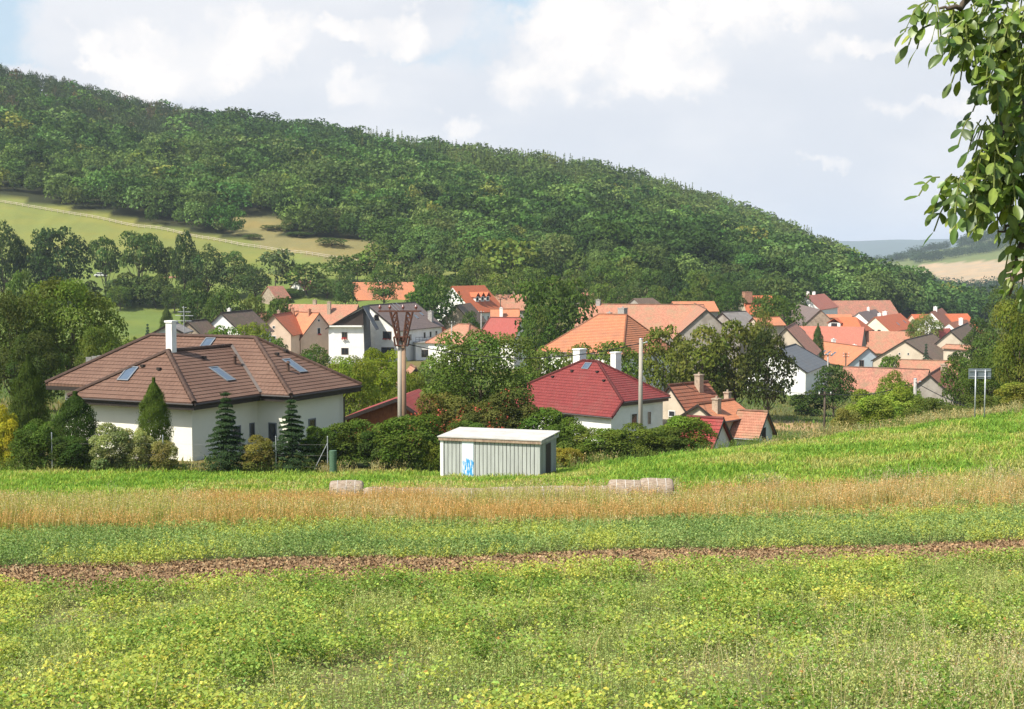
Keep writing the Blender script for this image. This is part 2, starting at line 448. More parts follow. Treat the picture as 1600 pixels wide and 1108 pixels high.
def foliage_mat(name, transl=0.3, gloss=0.06, grough=0.45):
    m_, N, out = mat_new(name)
    at = N.new('ShaderNodeAttribute'); at.attribute_name = 'col'
    oi = N.new('ShaderNodeObjectInfo')
    c = N.mix(1.0, at.outputs['Color'], oi.outputs['Color'], 'MULTIPLY')
    df = N.new('ShaderNodeBsdfDiffuse'); N.l.new(c, df.inputs[0])
    tr = N.new('ShaderNodeBsdfTranslucent')
    N.l.new(N.mix(1.0, c, (1.15, 1.25, 0.55), 'MULTIPLY'), tr.inputs[0])
    mx = N.new('ShaderNodeMixShader'); mx.inputs[0].default_value = transl
    N.l.new(df.outputs[0], mx.inputs[1]); N.l.new(tr.outputs[0], mx.inputs[2])
    last = mx.outputs[0]
    if gloss > 0:
        g = N.new('ShaderNodeBsdfGlossy'); g.inputs['Roughness'].default_value = grough
        g.inputs[0].default_value = (0.9, 0.95, 0.9, 1)
        m2 = N.new('ShaderNodeMixShader'); m2.inputs[0].default_value = gloss
        N.l.new(last, m2.inputs[1]); N.l.new(g.outputs[0], m2.inputs[2]); last = m2.outputs[0]
    N.l.new(last, out.inputs[0])
    return m_
M['leaf'] = foliage_mat('leaves', 0.34, 0.0)
M['farleaf'] = foliage_mat('far_leaves', 0.22, 0.0)
M['grass'] = foliage_mat('grass_blades', 0.35, 0.0)
M['walnut'] = foliage_mat('walnut_leaves', 0.36, 0.035, 0.42)

# ------------------------------------------------------------ ground
def edge_of_wood(u):
    return np.interp(u, [-400, 0, 150, 300, 450, 560, 800, 1000, 1200, 1300, 1400, 1500, 1600, 1800], [590, 580, 560, 530, 505, 490, 465, 455, 470, 490, 520, 590, 640, 700])
def clearing(u, v):
    """a dry-grass glade in the wood"""
    a = ((u - 400) / 52) ** 2 + ((v - 353) / 17) ** 2 < 1
    b = (u > 395) & (u < 590) & (v > 368 + (u - 395) * 0.04) & (v < 382 + (u - 395) * 0.2)
    return a | b
def build_ground():
    us = np.concatenate([np.arange(-3000, -300, 60), np.arange(-300, 1900, 10.0), np.arange(1900, 4600, 60)])
    ss = np.arange(math.log(1.0), math.log(13500), 0.0155)
    UU, SS = np.meshgrid(us, ss, indexing='ij')
    Y = np.exp(SS)
    X = (UU - 800) / F * np.maximum(Y, 12.0)
    Z = height(X, Y)
    s_ = Y - 0.235 * X
    n = fbm(X / 3, Y / 3); n2 = fbm(X / 25 + 3, Y / 25, 4); n3 = fbm(X / 0.8, Y / 0.8, 3)
    V = CY - F * (Y * math.sin(PITCH) + Z * math.cos(PITCH)) / (Y * math.cos(PITCH) - Z * math.sin(PITCH))
    def c(r, g, b): return np.array([r, g, b])
    C = np.zeros(X.shape + (3,)); C[:] = c(0.085, 0.10, 0.035)
    def lay(mask, col):
        nonlocal C
        m = np.clip(mask, 0, 1)[..., None]
        C = C * (1 - m) + np.asarray(col) * m
    sm = lambda a, b, x: np.clip((x - a) / (b - a), 0, 1)
    # crop field, bare soil track, weeds, orange grass, lawn
    lay((s_ < 27) * 1.0, c(0.19, 0.19, 0.075))
    soil = sm(25.4, 25.9, s_ + (n - .5) * .5) * (1 - sm(29.8, 30.3, s_ + (n - .5)))
    lay(soil, c(0.27, 0.165, 0.095))
    lay(soil * sm(.5, .65, n3) * 0.6, c(0.14, 0.075, 0.045))
    up_ = np.interp(UU, [0, 1000, 1600], [49.5, 48.5, 44])
    lay(sm(36, 37, s_ + n) * (1 - sm(-.5, .5, s_ - up_)), c(0.22, 0.14, 0.05))
    lawn = sm(-.5, 1, s_ - up_) * (1 - sm(76, 79, Y + n * 3))
    lay(lawn, c(0.16, 0.22, 0.04))
    lay(lawn * sm(.5, .75, n) * .5, c(0.16, 0.17, 0.05))
    far = sm(78, 80, Y)
    lay(far, c(0.09, 0.13, 0.035)); lay(far * sm(.45, .6, n2), c(0.16, 0.15, 0.06))
    # yard and path among the right-hand houses
    lay(sm(0, 12, UU - 1170 + n * 8) * sm(0, 12, 1285 - UU + n * 8) * sm(150, 154, Y) * (1 - sm(166, 171, Y)), c(0.42, 0.30, 0.16))
    # flat green meadow behind the left trees, then the hillside pasture
    lay(sm(300, 320, Y) * sm(-2600, -2500, UU) * (1 - sm(640, 760, UU)), c(0.15, 0.205, 0.05))
    wig = (n2 - .5) * 70 + np.clip(UU, 0, 600) * 0.06
    lay(sm(482, 500, Y + wig) * sm(-2600, -2500, UU) * (1 - sm(900, 1000, UU)), c(0.205, 0.235, 0.066))
    lay(sm(482, 500, Y + wig) * sm(.45, .6, fbm(X / 12, Y / 30, 4)) * 0.45 * (UU < 900), c(0.20, 0.21, 0.06))
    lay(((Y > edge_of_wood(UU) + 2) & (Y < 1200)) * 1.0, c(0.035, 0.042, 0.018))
    lay((clearing(UU, V) & (Y < 720)) * 1.0, c(0.24, 0.215, 0.09))
    # far fields beyond the valley
    ff = sm(1150, 1200, Y)
    lay(ff, c(0.15, 0.19, 0.065))
    lay(ff * ((V < 446) & (V > 412 - (UU - 1450) * 0.04) & (UU > 1448 + (V - 425) * 1.5)), c(0.41, 0.325, 0.215))
    lay(ff * ((V > 392) & (V < 400) & (UU > 1395) & (UU < 1432)), c(0.40, 0.30, 0.20))
    lay(sm(2700, 2800, Y), c(0.05, 0.075, 0.05))
    C *= (0.86 + 0.28 * n[..., None]) 
    nu, ns = X.shape
    V3 = np.stack([X, Y, Z], -1).reshape(-1, 3)
    i, j = np.meshgrid(np.arange(nu - 1), np.arange(ns - 1), indexing='ij')
    a = (i * ns + j).ravel(); b = ((i + 1) * ns + j).ravel()
    Fq = np.stack([a, b, b + 1, a + 1], 1).ravel()
    m_, N, out = mat_new('ground')
    at = N.new('ShaderNodeAttribute'); at.attribute_name = 'col'
    t = N.new('ShaderNodeTexCoord').outputs['Object']
    n_ = N.noise(t, 1.2, 8, 0.7); nb = N.noise(t, 9, 4, 0.7); nc = N.noise(t, 0.05, 5, 0.6)
    cc = N.mix(N.m('MULTIPLY', n_, 0.9), at.outputs[0], N.mix(1.0, at.outputs[0], (0.62, 0.6, 0.55), 'MULTIPLY'))
    cc = N.mix(N.ramp(nc, .4, .65), cc, N.mix(1.0, cc, (1.18, 1.05, 0.95), 'MULTIPLY'))
    principled(N, out, cc, 0.95, 0.1, 0, N.m('ADD', nb, n_), 0.7, 0.12)
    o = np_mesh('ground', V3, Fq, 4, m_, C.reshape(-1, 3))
    o.data.polygons.foreach_set('use_smooth', np.ones(len(o.data.polygons), bool))
    return tag(o, kind='structure')
build_ground()

# ============================================================ buildings
def strips(poly, o, ea, en, up_s, course, lift, mb, mi=0):
    """cut a planar roof face into tile courses, each raised at its lower edge"""
    q2 = [((p - o).dot(ea), (p - o).dot(up_s)) for p in poly]
    bmin = min(b for _, b in q2); bmax = max(b for _, b in q2)
    def clip(pts, lim, keep_above):
        out = []
        for i in range(len(pts)):
            a, b = pts[i], pts[(i + 1) % len(pts)]
            ia = (a[1] >= lim) if keep_above else (a[1] <= lim)
            ib = (b[1] >= lim) if keep_above else (b[1] <= lim)
            if ia: out.append(a)
            if ia != ib:
                t = (lim - a[1]) / (b[1] - a[1]); out.append((a[0] + (b[0] - a[0]) * t, lim))
        return out
    b0 = bmin; 
    while b0 < bmax - 1e-3:
        b1 = min(b0 + course, bmax)
        pts = clip(clip(q2, b0, True), b1, False)
        if len(pts) >= 3:
            w3 = []
            for a, b in pts:
                k = 1 - (b - b0) / course
                w3.append(o + ea * a + up_s * b + en * (0.004 + lift * k))
            mb.face(w3, [(a, b) for a, b in pts], mi)
            low = [a for a, b in pts if abs(b - b0) < 1e-4]
            if len(low) >= 2:
                x0, x1 = min(low), max(low)
                l0 = o + ea * x0 + up_s * b0; l1 = o + ea * x1 + up_s * b0
                mb.face([l0, l1, l1 + en * (0.004 + lift), l0 + en * (0.004 + lift)], [(x0, b0), (x1, b0), (x1, b0), (x0, b0)], mi)
        b0 = b1
def roof_mesh(polys, thick=0.14, course=0, lift=0.035):
    """polys: list of upper faces (3D points, first two along the eave)"""
    mb = MB()
    edges = {}
    key = lambda p: (round(p[0], 3), round(p[1], 3), round(p[2], 3))
    for poly in polys:
        poly = [Vector(p) for p in poly]
        n = Vector((0, 0, 0))
        for i in range(1, len(poly) - 1):
            n += (poly[i] - poly[0]).cross(poly[i + 1] - poly[0])
        n.normalize()
        if n.z < 0: n = -n
        ea = Vector((n.y, -n.x, 0)); ea = ea.normalized() if ea.length > 1e-6 else Vector((1, 0, 0))
        us = n.cross(ea)
        if us.z < 0: us = -us
        o = min(poly, key=lambda p: p.z)
        uv = [((p - o).dot(ea), (p - o).dot(us)) for p in poly]
        mb.face(poly, uv)
        mb.face([p - Vector((0, 0, thick)) for p in poly], uv)
        if course: strips(poly, o, ea, n, us, course, lift, mb)
        for i in range(len(poly)):
            a, b = key(poly[i]), key(poly[(i + 1) % len(poly)])
            k = tuple(sorted((a, b))); edges[k] = edges.get(k, 0) + 1
    for (a, b), c_ in edges.items():
        if c_ == 1:
            a = Vector(a); b = Vector(b); dz = Vector((0, 0, thick))
            mb.face([a, b, b - dz, a - dz], [(0, 0), ((b - a).length, 0), ((b - a).length, thick), (0, thick)])
    return mb

def add_window(root, o, t, n, w, h, fm='frame', bars=1, name='window', up=(0, 0, 1), pane='glass'):
    """a frame standing 4 cm proud of the wall with a recessed pane (sub-part)"""
    o = Vector(o); t = Vector(t); n = Vector(n); up = Vector(up)
    f = MB(); b = max(0.05, min(0.09, w * 0.1))
    f.obox(o - t * (w / 2 - b / 2), t, n, b, h, 0.05, up=up); f.obox(o + t * (w / 2 - b / 2), t, n, b, h, 0.05, up=up)
    f.obox(o + up * (h / 2 - b / 2), t, n, w - 2 * b, b, 0.05, up=up); f.obox(o - up * (h / 2 - b / 2), t, n, w - 2 * b, b, 0.05, up=up)
    for k in range(bars):
        x = (k + 1) / (bars + 1) * w - w / 2
        f.obox(o + t * x, t, n, b * 0.7, h - 2 * b, 0.045, up=up)
    fo = f.build(name, M[fm], root)
    p = MB(); p.obox(o, t, n, w - b * 1.9, h - b * 1.9, 0.02, up=up)
    p.build('pane', M[pane], fo)
    return fo
FACES = {'f': ((1, 0, 0), (0, -1, 0)), 'b': ((-1, 0, 0), (0, 1, 0)), 'l': ((0, -1, 0), (-1, 0, 0)), 'r': ((0, 1, 0), (1, 0, 0))}

def chimney(parent, x, y, z0, z1, w, mat='chimbrick', l=None, pots=1, label=None):
    l = l or w
    c = MB(); c.box(x - l / 2, x + l / 2, y - w / 2, y + w / 2, z0, z1)
    c.box(x - l / 2 - .06, x + l / 2 + .06, y - w / 2 - .06, y + w / 2 + .06, z1 + .002, z1 + .12)
    for k in range(pots):
        px = x + (k - (pots - 1) / 2) * 0.35
        c.tube([(px, y, z1 + .12), (px, y, z1 + .32)], 0.1, 8)
    o = c.build('chimney', M[mat], parent)
    if label: o['label'] = label
    return o

HB = {}
def house(name, label, r1, r2, W, rise, wall, roof, ext=(0, 0), ov=0.45, ovg=0.25, wins=(), chims=(), sky=(), cat='house', group=None,
          course=0, doors=(), wallh=None, fm='frame', ridge=True, gutter=True, base=None):
    """ridge from r1=(u,v,d) to r2=(u,d); W across, ext = how far hipped ends run out"""
    p1 = P(*r1); zr = p1.z
    lo, hi = 300, 800
    p2 = None
    v2 = r1[1]
    for _ in range(30):
        p2 = P(r2[0], v2, r2[1]); v2 += (p2.z - zr) * F / r2[1]
    mid = (p1 + p2) / 2
    L = math.hypot(p2.x - p1.x, p2.y - p1.y)
    rz = math.atan2(p2.y - p1.y, p2.x - p1.x)
    ze_w = zr - rise
    ex = Vector((math.cos(rz), math.sin(rz), 0)); ey = Vector((-math.sin(rz), math.cos(rz), 0))
    xL, xR = -L / 2 - ext[0], L / 2 + ext[1]
    gs = [gz(mid.x + ex.x * a + ey.x * b, mid.y + ex.y * a + ey.y * b) for a in (xL, 0, xR) for b in (-W / 2, W / 2)]
    zb = min(gs) - 0.3 if base is None else base
    if wallh: zb = max(zb, ze_w - wallh)
    root = empty(name, (mid.x, mid.y, zb), rz, label, cat, group)
    E = ze_w - zb; R = E + rise; T = 0.14
    h = W / 2; k = rise / h
    # roof
    e1, e2, e3, e4 = (xL, -h, E), (xR, -h, E), (xR, h, E), (xL, h, E)
    a, b = (-L / 2, 0, R), (L / 2, 0, R)
    polys = [[e1, e2, b, a], [e3, e4, a, b]]
    if ext[0] > 0: polys.append([e4, e1, a])
    if ext[1] > 0: polys.append([e2, e3, b])
    ro = roof_mesh(polys, T, course).build('roof', M[roof], root)
    if ridge and r1[2] < 330:
        rc = MB()
        rr = 0.13
        rc.tube([(a[0], 0, R + .02), (b[0], 0, R + .02)], rr, 6)
        if ext[0] > 0:
            for e in (e1, e4): rc.tube([a, e], rr, 6)
        if ext[1] > 0:
            for e in (e2, e3): rc.tube([b, e], rr, 6)
        rc.build('ridge_tiles', M[roof], ro)
    # walls
    wl = MB(); wy = h - ov
    x0 = -L / 2 + ovg if ext[0] == 0 else xL + ov
    x1 = L / 2 - ovg if ext[1] == 0 else xR - ov
    top = E + ov * k - T - 0.01
    pk = R - T - 0.01
    f4 = [(x0, -wy, 0), (x1, -wy, 0), (x1, wy, 0), (x0, wy, 0)]
    # height of the wall top is limited by hips
    tl = top if ext[0] == 0 else min(top, E + ov * rise / max(ext[0], .1) - T - 0.01)
    tr = top if ext[1] == 0 else min(top, E + ov * rise / max(ext[1], .1) - T - 0.01)
    tp = min(top, tl, tr)
    wl.face([(x0, -wy, 0), (x1, -wy, 0), (x1, -wy, tp), (x0, -wy, tp)])
    wl.face([(x1, wy, 0), (x0, wy, 0), (x0, wy, tp), (x1, wy, tp)])
    for xx, e_ in ((x0, ext[0]), (x1, ext[1])):
        if e_ == 0: wl.face([(xx, -wy, 0), (xx, wy, 0), (xx, wy, tp), (xx, 0, pk if tp == top else pk), (xx, -wy, tp)])
        else: wl.face([(xx, -wy, 0), (xx, wy, 0), (xx, wy, tp), (xx, -wy, tp)])
    if ext[0] > 0 or ext[1] > 0: wl.face([(x0, -wy, tp), (x1, -wy, tp), (x1, wy, tp), (x0, wy, tp)])
    wo_ = wl.build('wall', M[wall], root)
    if gutter and r1[2] < 260:
        g = MB(); g.tube([(xL, -(h + .06), E - .06), (xR, -(h + .06), E - .06)], 0.07, 6)
        g.build('gutter', M['gutter'], root)
        g = MB(); g.tube([(x1 - .2, -h - .06, E - .1), (x1 - .2, -wy - .08, E - .6), (x1 - .2, -wy - .08, 0.2)], 0.05, 6)
        g.build('downpipe', M['gutter'], root)
    # verge boards at gables
    if r1[2] < 340:
        for xx, e_, sg_ in ((-L / 2, ext[0], -1), (L / 2, ext[1], 1)):
            if e_ == 0:
                vb = MB()
                for sy in (-1, 1):
                    p_ = [(xx, sy * h, E - .2), (xx, 0, R - .2), (xx, 0, R + .03), (xx, sy * h, E + .03)]
                    q_ = [(x + sg_ * .045, y, z) for x, y, z in p_]
                    p_ = [(x + sg_ * .004, y, z) for x, y, z in p_]
                    vb.quadbox(p_ + q_)
                vb.build('verge_board', M['fascia' if wall not in ('bluegrey', 'peach', 'cream') else 'brownframe'], root)
    def onface(fc, pos, z):
        t, n = FACES[fc]
        if fc == 'f': o = (pos, -wy, z)
        elif fc == 'b': o = (-pos, wy, z)
        elif fc == 'l': o = (x0, -pos, z)
        else: o = (x1, pos, z)
        return Vector(o), Vector(t), Vector(n)
    for wdef in wins:
        fc, pos, dz, ww, wh = wdef[:5]
        o, t, n = onface(fc, pos, E + dz)
        add_window(root, o, t, n, ww, wh, fm, 1 if ww > 0.8 else 0)
        if len(wdef) > 5:      # a flower box below the window
            fb = MB()
            rnd = random.Random(int(pos * 100))
            for i in range(26):
                c0 = o + t * rnd.uniform(-ww / 2, ww / 2) - Vector((0, 0, wh / 2 + rnd.uniform(-.12, .16))) + n * rnd.uniform(.1, .3)
                s_ = rnd.uniform(.07, .13)
                fb.obox(c0, t, n, s_, s_, s_)
            fl = fb.build('flower_box', M['flower'], root); fl['label'] = 'box of red geraniums'
    for (fc, pos, ww, wh, dm) in doors:
        o, t, n = onface(fc, pos, 0.3 + wh / 2)
        d = MB(); d.obox(o, t, n, ww, wh, 0.05); d.build('door', M[dm], root)
    for (x, y, up, w_, mt) in chims:
        zz = R - abs(y) * k
        chimney(ro, x, y, zz - 0.5, R + up, w_, mt)
    for (x, s_, ww, ll) in sky:   # roof windows on the front slope: x along, s_ down the slope 0..1
        sl = Vector((0, -h, -rise)).normalized(); nn = Vector((0, -rise, h)).normalized()
        o = Vector((x, 0, R)) + sl * (math.hypot(h, rise) * s_)
        add_window(root, o + nn * 0.02, Vector((1, 0, 0)), nn, ww, ll, 'greyframe', 0, 'roof_window', up=-sl, pane='skyglass')
    HB[root.name] = (root, L, E, R, h)
    for nm, e in (('eL', e1), ('eR', e2), ('rL', a), ('rR', b)):
        w_ = Vector((mid.x, mid.y, zb)) + ex * e[0] + ey * e[1] + Vector((0, 0, e[2]))
        DBG.append((root.name, nm, round(proj(w_)[0]), round(proj(w_)[1]), round(E, 1), round(L, 1)))
    return root
DBG = []

# ---- the brown-roofed villa in front (two hipped wings)
def brown_villa():
    c0 = P(303, 630, 80)
    zb = gz(c0.x, c0.y) - 0.6
    E = c0.z - zb
    rz = math.atan2(-0.436, 0.9)
    root = empty('villa', (c0.x, c0.y, zb), rz, 'large low villa with brown tiled hipped roof, white chimney and pale walls', 'house')
    Z = lambda r: E + r
    X = lambda a: -a
    R1, R2 = 3.13, 2.62
    lo = (X(17.4), 6.4, E); nc = (X(-2.2), 6.4, E); rc_ = (X(-2.2), 14.4, E); bc = (X(17.4), 14.4, E)
    ra = (X(11.8), 10.4, Z(R1)); rb = (X(3.3), 10.4, Z(R1))
    k1 = R1 / 4.0; bj = 6.4 + R2 / k1
    wl, wr = (X(9.45), 0, E), (X(0), 0, E)
    ap = (X(4.725), 3.46, Z(R2)); jn = (X(4.725), bj, Z(R2))
    vr, vl = (X(0), 6.4, E), (X(9.45), 6.4, E)
    polys = [[lo, vl, jn, vr, nc, rb, ra], [nc, rc_, rb], [rc_, bc, ra, rb], [bc, lo, ra], [wl, wr, ap], [wr, vr, jn, ap], [vl, wl, ap, jn]]
    ro = roof_mesh(polys, 0.16, 0.34, 0.026).build('roof', M['t_brown'], root)
    rd = MB()
    for a, b in ((ra, rb), (lo, ra), (nc, rb), (rc_, rb), (bc, ra), (wl, ap), (wr, ap), (ap, jn)):
        a = Vector(a); b = Vector(b); n = max(2, int((b - a).length / 0.4))
        for i in range(n):
            p, q = a.lerp(b, i / n), a.lerp(b, (i + 1.05) / n)
            rd.tube([p + Vector((0, 0, .03)), q + Vector((0, 0, .05))], [0.15, 0.125], 7)
    rd.build('ridge_tiles', M['t_brown'], ro)
    v_ = MB()
    for s_ in (vr,):
        a = Vector(s_) + Vector((0, 0, .03)); b = Vector(jn) + Vector((0, 0, .03)); d = (b - a).normalized(); sd_ = d.cross(Vector((0, 0, 1))).normalized()
        v_.quadbox([a - sd_ * .10 + Vector((0, 0, .05)), a + sd_ * .10 + Vector((0, 0, .05)), b + sd_ * .10 + Vector((0, 0, .05)), b - sd_ * .10 + Vector((0, 0, .05)),
                    a - sd_ * .10 + Vector((0, 0, .1)), a + sd_ * .10 + Vector((0, 0, .1)), b + sd_ * .10 + Vector((0, 0, .1)), b - sd_ * .10 + Vector((0, 0, .1))])
    v_.build('valley_flashing', surf('valley_lead', (.15, .125, .11), None, 3), ro)
    # eaves board with soffit, gutters
    eb = MB(); pts = [wl, wr, vr, nc, rc_]
    for a, b in zip(pts, pts[1:]):
        a = Vector(a); b = Vector(b); t = (b - a).normalized(); n = Vector((t.y, -t.x, 0))
        m_ = (a + b) / 2; L = (b - a).length
        eb.obox(m_ + Vector((0, 0, -.29)) - n * .06, t, n, L - .01, .26, .05)
        eb.tube([a + n * .07 + Vector((0, 0, -.1)), b + n * .07 + Vector((0, 0, -.1))], .075, 6)
    a, b = Vector(lo), Vector(vl); eb.obox((a + b) / 2 + Vector((0, .06, -.29)), (1, 0, 0), (0, -1, 0), (b - a).length, .26, .05)
    eb.build('gutter', M['fascia'], root)
    # walls
    ov = 0.85
    ring = [(X(9.45) + ov, ov), (X(0) - ov, ov), (X(0) - ov, 6.4 + ov), (X(-2.2) - ov, 6.4 + ov), (X(-2.2) - ov, 14.4 - ov), (X(17.4) + ov, 14.4 - ov), (X(17.4) + ov, 6.4 + ov), (X(9.45) + ov, 6.4 + ov)]
    w_ = MB(); zt = E - 0.2
    for i in range(len(ring)):
        a, b = ring[i], ring[(i + 1) % len(ring)]
        w_.face([(*a, 0), (*b, 0), (*b, zt), (*a, zt)])
    w_.build('wall', M['ivory'], root)
    sf = MB()
    for a, b, c, d in (((X(9.45), 0), (X(0), 0), (X(0), 14), (X(9.45), 14)), ((X(17.4), 6.4), (X(-2.2), 6.4), (X(-2.2), 14.4), (X(17.4), 14.4))):
        pass
    sf.box(X(9.45) + .05, X(0) - .05, .05, 6.4, E - .24, E - .2); sf.box(X(17.4) + .05, X(-2.2) - .05, 6.45, 14.35, E - .25, E - .205)
    sf.build('soffit', M['fascia'], root)
    # small windows on the shaded right-hand walls
    t = (0, 1, 0); n = (1, 0, 0)
    add_window(root, (X(0) - ov, 6.6, E - 2.45), t, n, .5, 1.2, 'greyframe', 0)
    add_window(root, (X(0) - ov, 5.0, E - 2.45), t, n, .9, 1.15, 'greyframe', 0)
    add_window(root, (X(-2.2) - ov, 9.9, E - 2.45), t, n, .8, 1.3, 'greyframe', 0)
    add_window(root, (.25, 6.4 + ov, E - 2.45), (1, 0, 0), (0, -1, 0), .6, 1.2, 'greyframe', 0)
    # downpipes
    for x, y in ((X(-2.2) - ov + .1, 6.4 + ov - .1), (X(-2.2) - ov + .1, 14.4 - ov - .2)):
        dp = MB(); dp.tube([(x + .75, y - .5, E - .2), (x + .1, y, E - .8), (x + .1, y, 0)], .055, 6); dp.build('downpipe', M['gutter'], root)
    vt = MB(); vt.obox((X(0) - ov, 1.4, E - 4.0 + .15), t, n, .35, .45, .03); vt.build('vent_grille', M['steel'], root)
    # roof windows
    def rw(face, o, a_frac, ll=1.15, ww=0.8):
        pass
    def slope_win(o, t, sl, ww, ll):
        t = Vector(t); sl = Vector(sl).normalized(); nn = t.cross(sl)
        if nn.z < 0: nn = -nn
        add_window(root, Vector(o) + nn * .05, t, nn, ww, ll, 'greyframe', 0, 'roof_window', up=-sl, pane='skyglass')
    s1 = Vector((0, -3.46, -R2))                  # wing, left-facing slope
    o = Vector(ap) + s1 * .50 + Vector((-1.55, 0, 0)); slope_win(o, (1, 0, 0), s1, .85, 1.25)
    s2 = Vector((4.725, 0, -R2))                  # wing, right-facing slope
    o = Vector(ap) + s2 * .55 + Vector((0, 1.9, 0)); slope_win(o, (0, 1, 0), s2, .85, 1.6)
    s3 = Vector((5.5, 0, -R1))                    # right end of the main roof
    o = Vector(rb) + s3 * .55 + Vector((0, 0.0, 0)); slope_win(o, (0, 1, 0), s3, .85, 1.6)
    s4 = Vector((0, -4, -R1))
    o = Vector(ra).lerp(Vector(rb), .60) + s4 * .14; slope_win(o, (1, 0, 0), s4, .8, 1.1)
    # chimney, vent tiles and pipes
    chimney(ro, X(4.725) - 0.05, 3.9, Z(R2) - 1.2, Z(R2) + 1.75, .44, 'chimwhite', .46, 0)
    for (o_, sl_, f_, sd_) in ((rb, s3, .34, -.25), (rb, s3, .30, 1.0), (ap, s2, .22, 2.2)):
        o = Vector(o_) + Vector(sl_) * f_ + Vector((0, sd_, .05)); q = MB(); q.box(o.x - .12, o.x + .12, o.y - .1, o.y + .1, o.z, o.z + .16); q.build('vent_tile', M['fascia'], ro)
    for dx, f_ in ((-1.6, .22), (.9, .25)):
        o = Vector(ap) + s1 * f_ * 1.6 + Vector((dx * .55, 0, .05)); q = MB(); q.box(o.x - .12, o.x + .12, o.y - .1, o.y + .1, o.z, o.z + .14); q.build('vent_tile', M['fascia'], ro)
    for o_, sl_, f_, sd_ in ((rb, s3, .62, -1.25), (ap, s2, .38, 4.3)):
        o = Vector(o_) + Vector(sl_) * f_ + Vector((0, sd_, 0)); q = MB(); q.tube([o, o + Vector((0, 0, .5))], .09, 8); q.tube([o + Vector((0, 0, .52)), o + Vector((0, 0, .66))], [.17, .06], 8); q.build('vent_pipe', M['t_brown'], ro)
    # aerial behind the chimney
    am = MB(); b0 = Vector((X(9.2), 10.6, Z(R1) - .6))
    am.tube([b0, b0 + Vector((0, 0, 2.6))], .025, 5)
    for zz, ln in ((2.5, .3), (2.2, 1.0), (1.95, 1.4), (1.6, 1.1)):
        am.tube([b0 + Vector((-ln / 2, 0, zz)), b0 + Vector((ln / 2, .1, zz))], .015, 4)
    am.build('aerial', M['steel'], ro)
brown_villa()

# ---- the wine-red hipped house
def red_house():
    c0 = P(973, 628, 120)
    zb = gz(c0.x, c0.y) - 0.6; E = c0.z - zb
    rz = math.atan2(-.694, .72)
    root = empty('bungalow', (c0.x, c0.y, zb), rz, 'bungalow with wine-red tiled hipped roof and two white chimneys', 'house')
    X = lambda a: -a
    B = 6.6; R = 3.0; k = R / (B / 2); D = 1.35; EL = E - D * k
    aL = 13.4
    nl, cr = (X(0), -D, EL), (X(0), 0, E)
    far, fl, ll, lo = (X(0), B, E), (X(aL), B, E), (X(aL), 0, E), (X(aL), -D, EL)
    r1, r2 = (X(5.65), B / 2, E + R), (X(7.4), B / 2, E + R)
    polys = [[lo, nl, cr, r1, r2, ll], [cr, far, r1], [far, fl, r2, r1], [fl, ll, r2]]
    ro = roof_mesh(polys, .15, .34, .024).build('roof', M['t_red'], root)
    rd = MB()
    for a, b in ((cr, r1), (far, r1), (r1, r2), (r2, ll), (r2, fl), (cr, nl)):
        a = Vector(a); b = Vector(b); n = max(2, int((b - a).length / .4))
        for i in range(n):
            rd.tube([a.lerp(b, i / n) + Vector((0, 0, .03)), a.lerp(b, (i + 1.05) / n) + Vector((0, 0, .05))], [.14, .115], 7)
    rd.build('ridge_tiles', M['t_red'], ro)
    w_ = MB(); ov = .45
    ring = [(X(aL) + ov, -D + .35), (X(0) - ov, -D + .35), (X(0) - ov, B - ov), (X(aL) + ov, B - ov)]
    zt1 = EL + .35 * k - .18; zt2 = E - .16
    w_.face([(*ring[0], 0), (*ring[1], 0), (*ring[1], zt1), (*ring[0], zt1)])
    w_.face([(*ring[2], 0), (*ring[3], 0), (*ring[3], zt2), (*ring[2], zt2)])
    w_.face([(*ring[1], 0), (*ring[2], 0), (*ring[2], zt2), (X(0) - ov, .1, zt2), (*ring[1], zt1)])
    w_.face([(*ring[3], 0), (*ring[0], 0), (*ring[0], zt1), (X(aL) + ov, .1, zt2), (*ring[3], zt2)])
    w_.build('wall', M['white'], root)
    pf = MB(); pf.obox((X(5.5), -D + .32, 1.7), (1, 0, 0), (0, -1, 0), 1.6, 2.2, .04); pf.build('garage_door', M['darkwood'], root)
    g = MB(); g.tube([(X(0) + .06, 0, E - .08), (X(0) + .06, B, E - .08)], .07, 6); g.tube([(X(0), -D - .05, EL - .08), (X(aL), -D - .05, EL - .08)], .07, 6)
    g.obox((X(0) - .2, B / 2, E - .28), (0, 1, 0), (1, 0, 0), B, .24, .05)
    g.build('gutter', M['gutter'], root)
    for y, ww in ((2.1, .9), (4.2, .55)):
        add_window(root, (X(0) - ov, y, E - 1.75), (0, 1, 0), (1, 0, 0), ww, 1.2, 'frame', 0)
    chimney(ro, X(4.6), 4.6, E + 1.0, E + R + .75, .8, 'chimwhite', .6, 0)
    chimney(ro, X(8.5), 4.1, E + 1.5, E + R + .9, .95, 'chimwhite', .8, 0)
    s1 = Vector((0, -B / 2, -R)); nn = Vector((0, -R, B / 2)).normalized()
    o = Vector(r1).lerp(Vector(r2), .5) + s1 * .14
    add_window(root, o + nn * .04, Vector((1, 0, 0)), nn, .8, .8, 'greyframe', 0, 'roof_window', up=-s1.normalized(), pane='skyglass')
    for dx, f_ in ((-3.3, .52), (-1.5, .33), (1.4, .30), (2.8, .52)):
        o = Vector(r1) + s1 * f_ + Vector((dx - .6, 0, .03)); q = MB(); q.box(o.x - .12, o.x + .12, o.y - .12, o.y + .12, o.z, o.z + .16); q.build('vent_tile', M['fascia'], ro)
red_house()

house('cottage', 'low pinkish roof glimpsed through the belt of trees before the pasture', (256, 432, 452), (280, 452), 6, 2.4, 'white', 't_old')
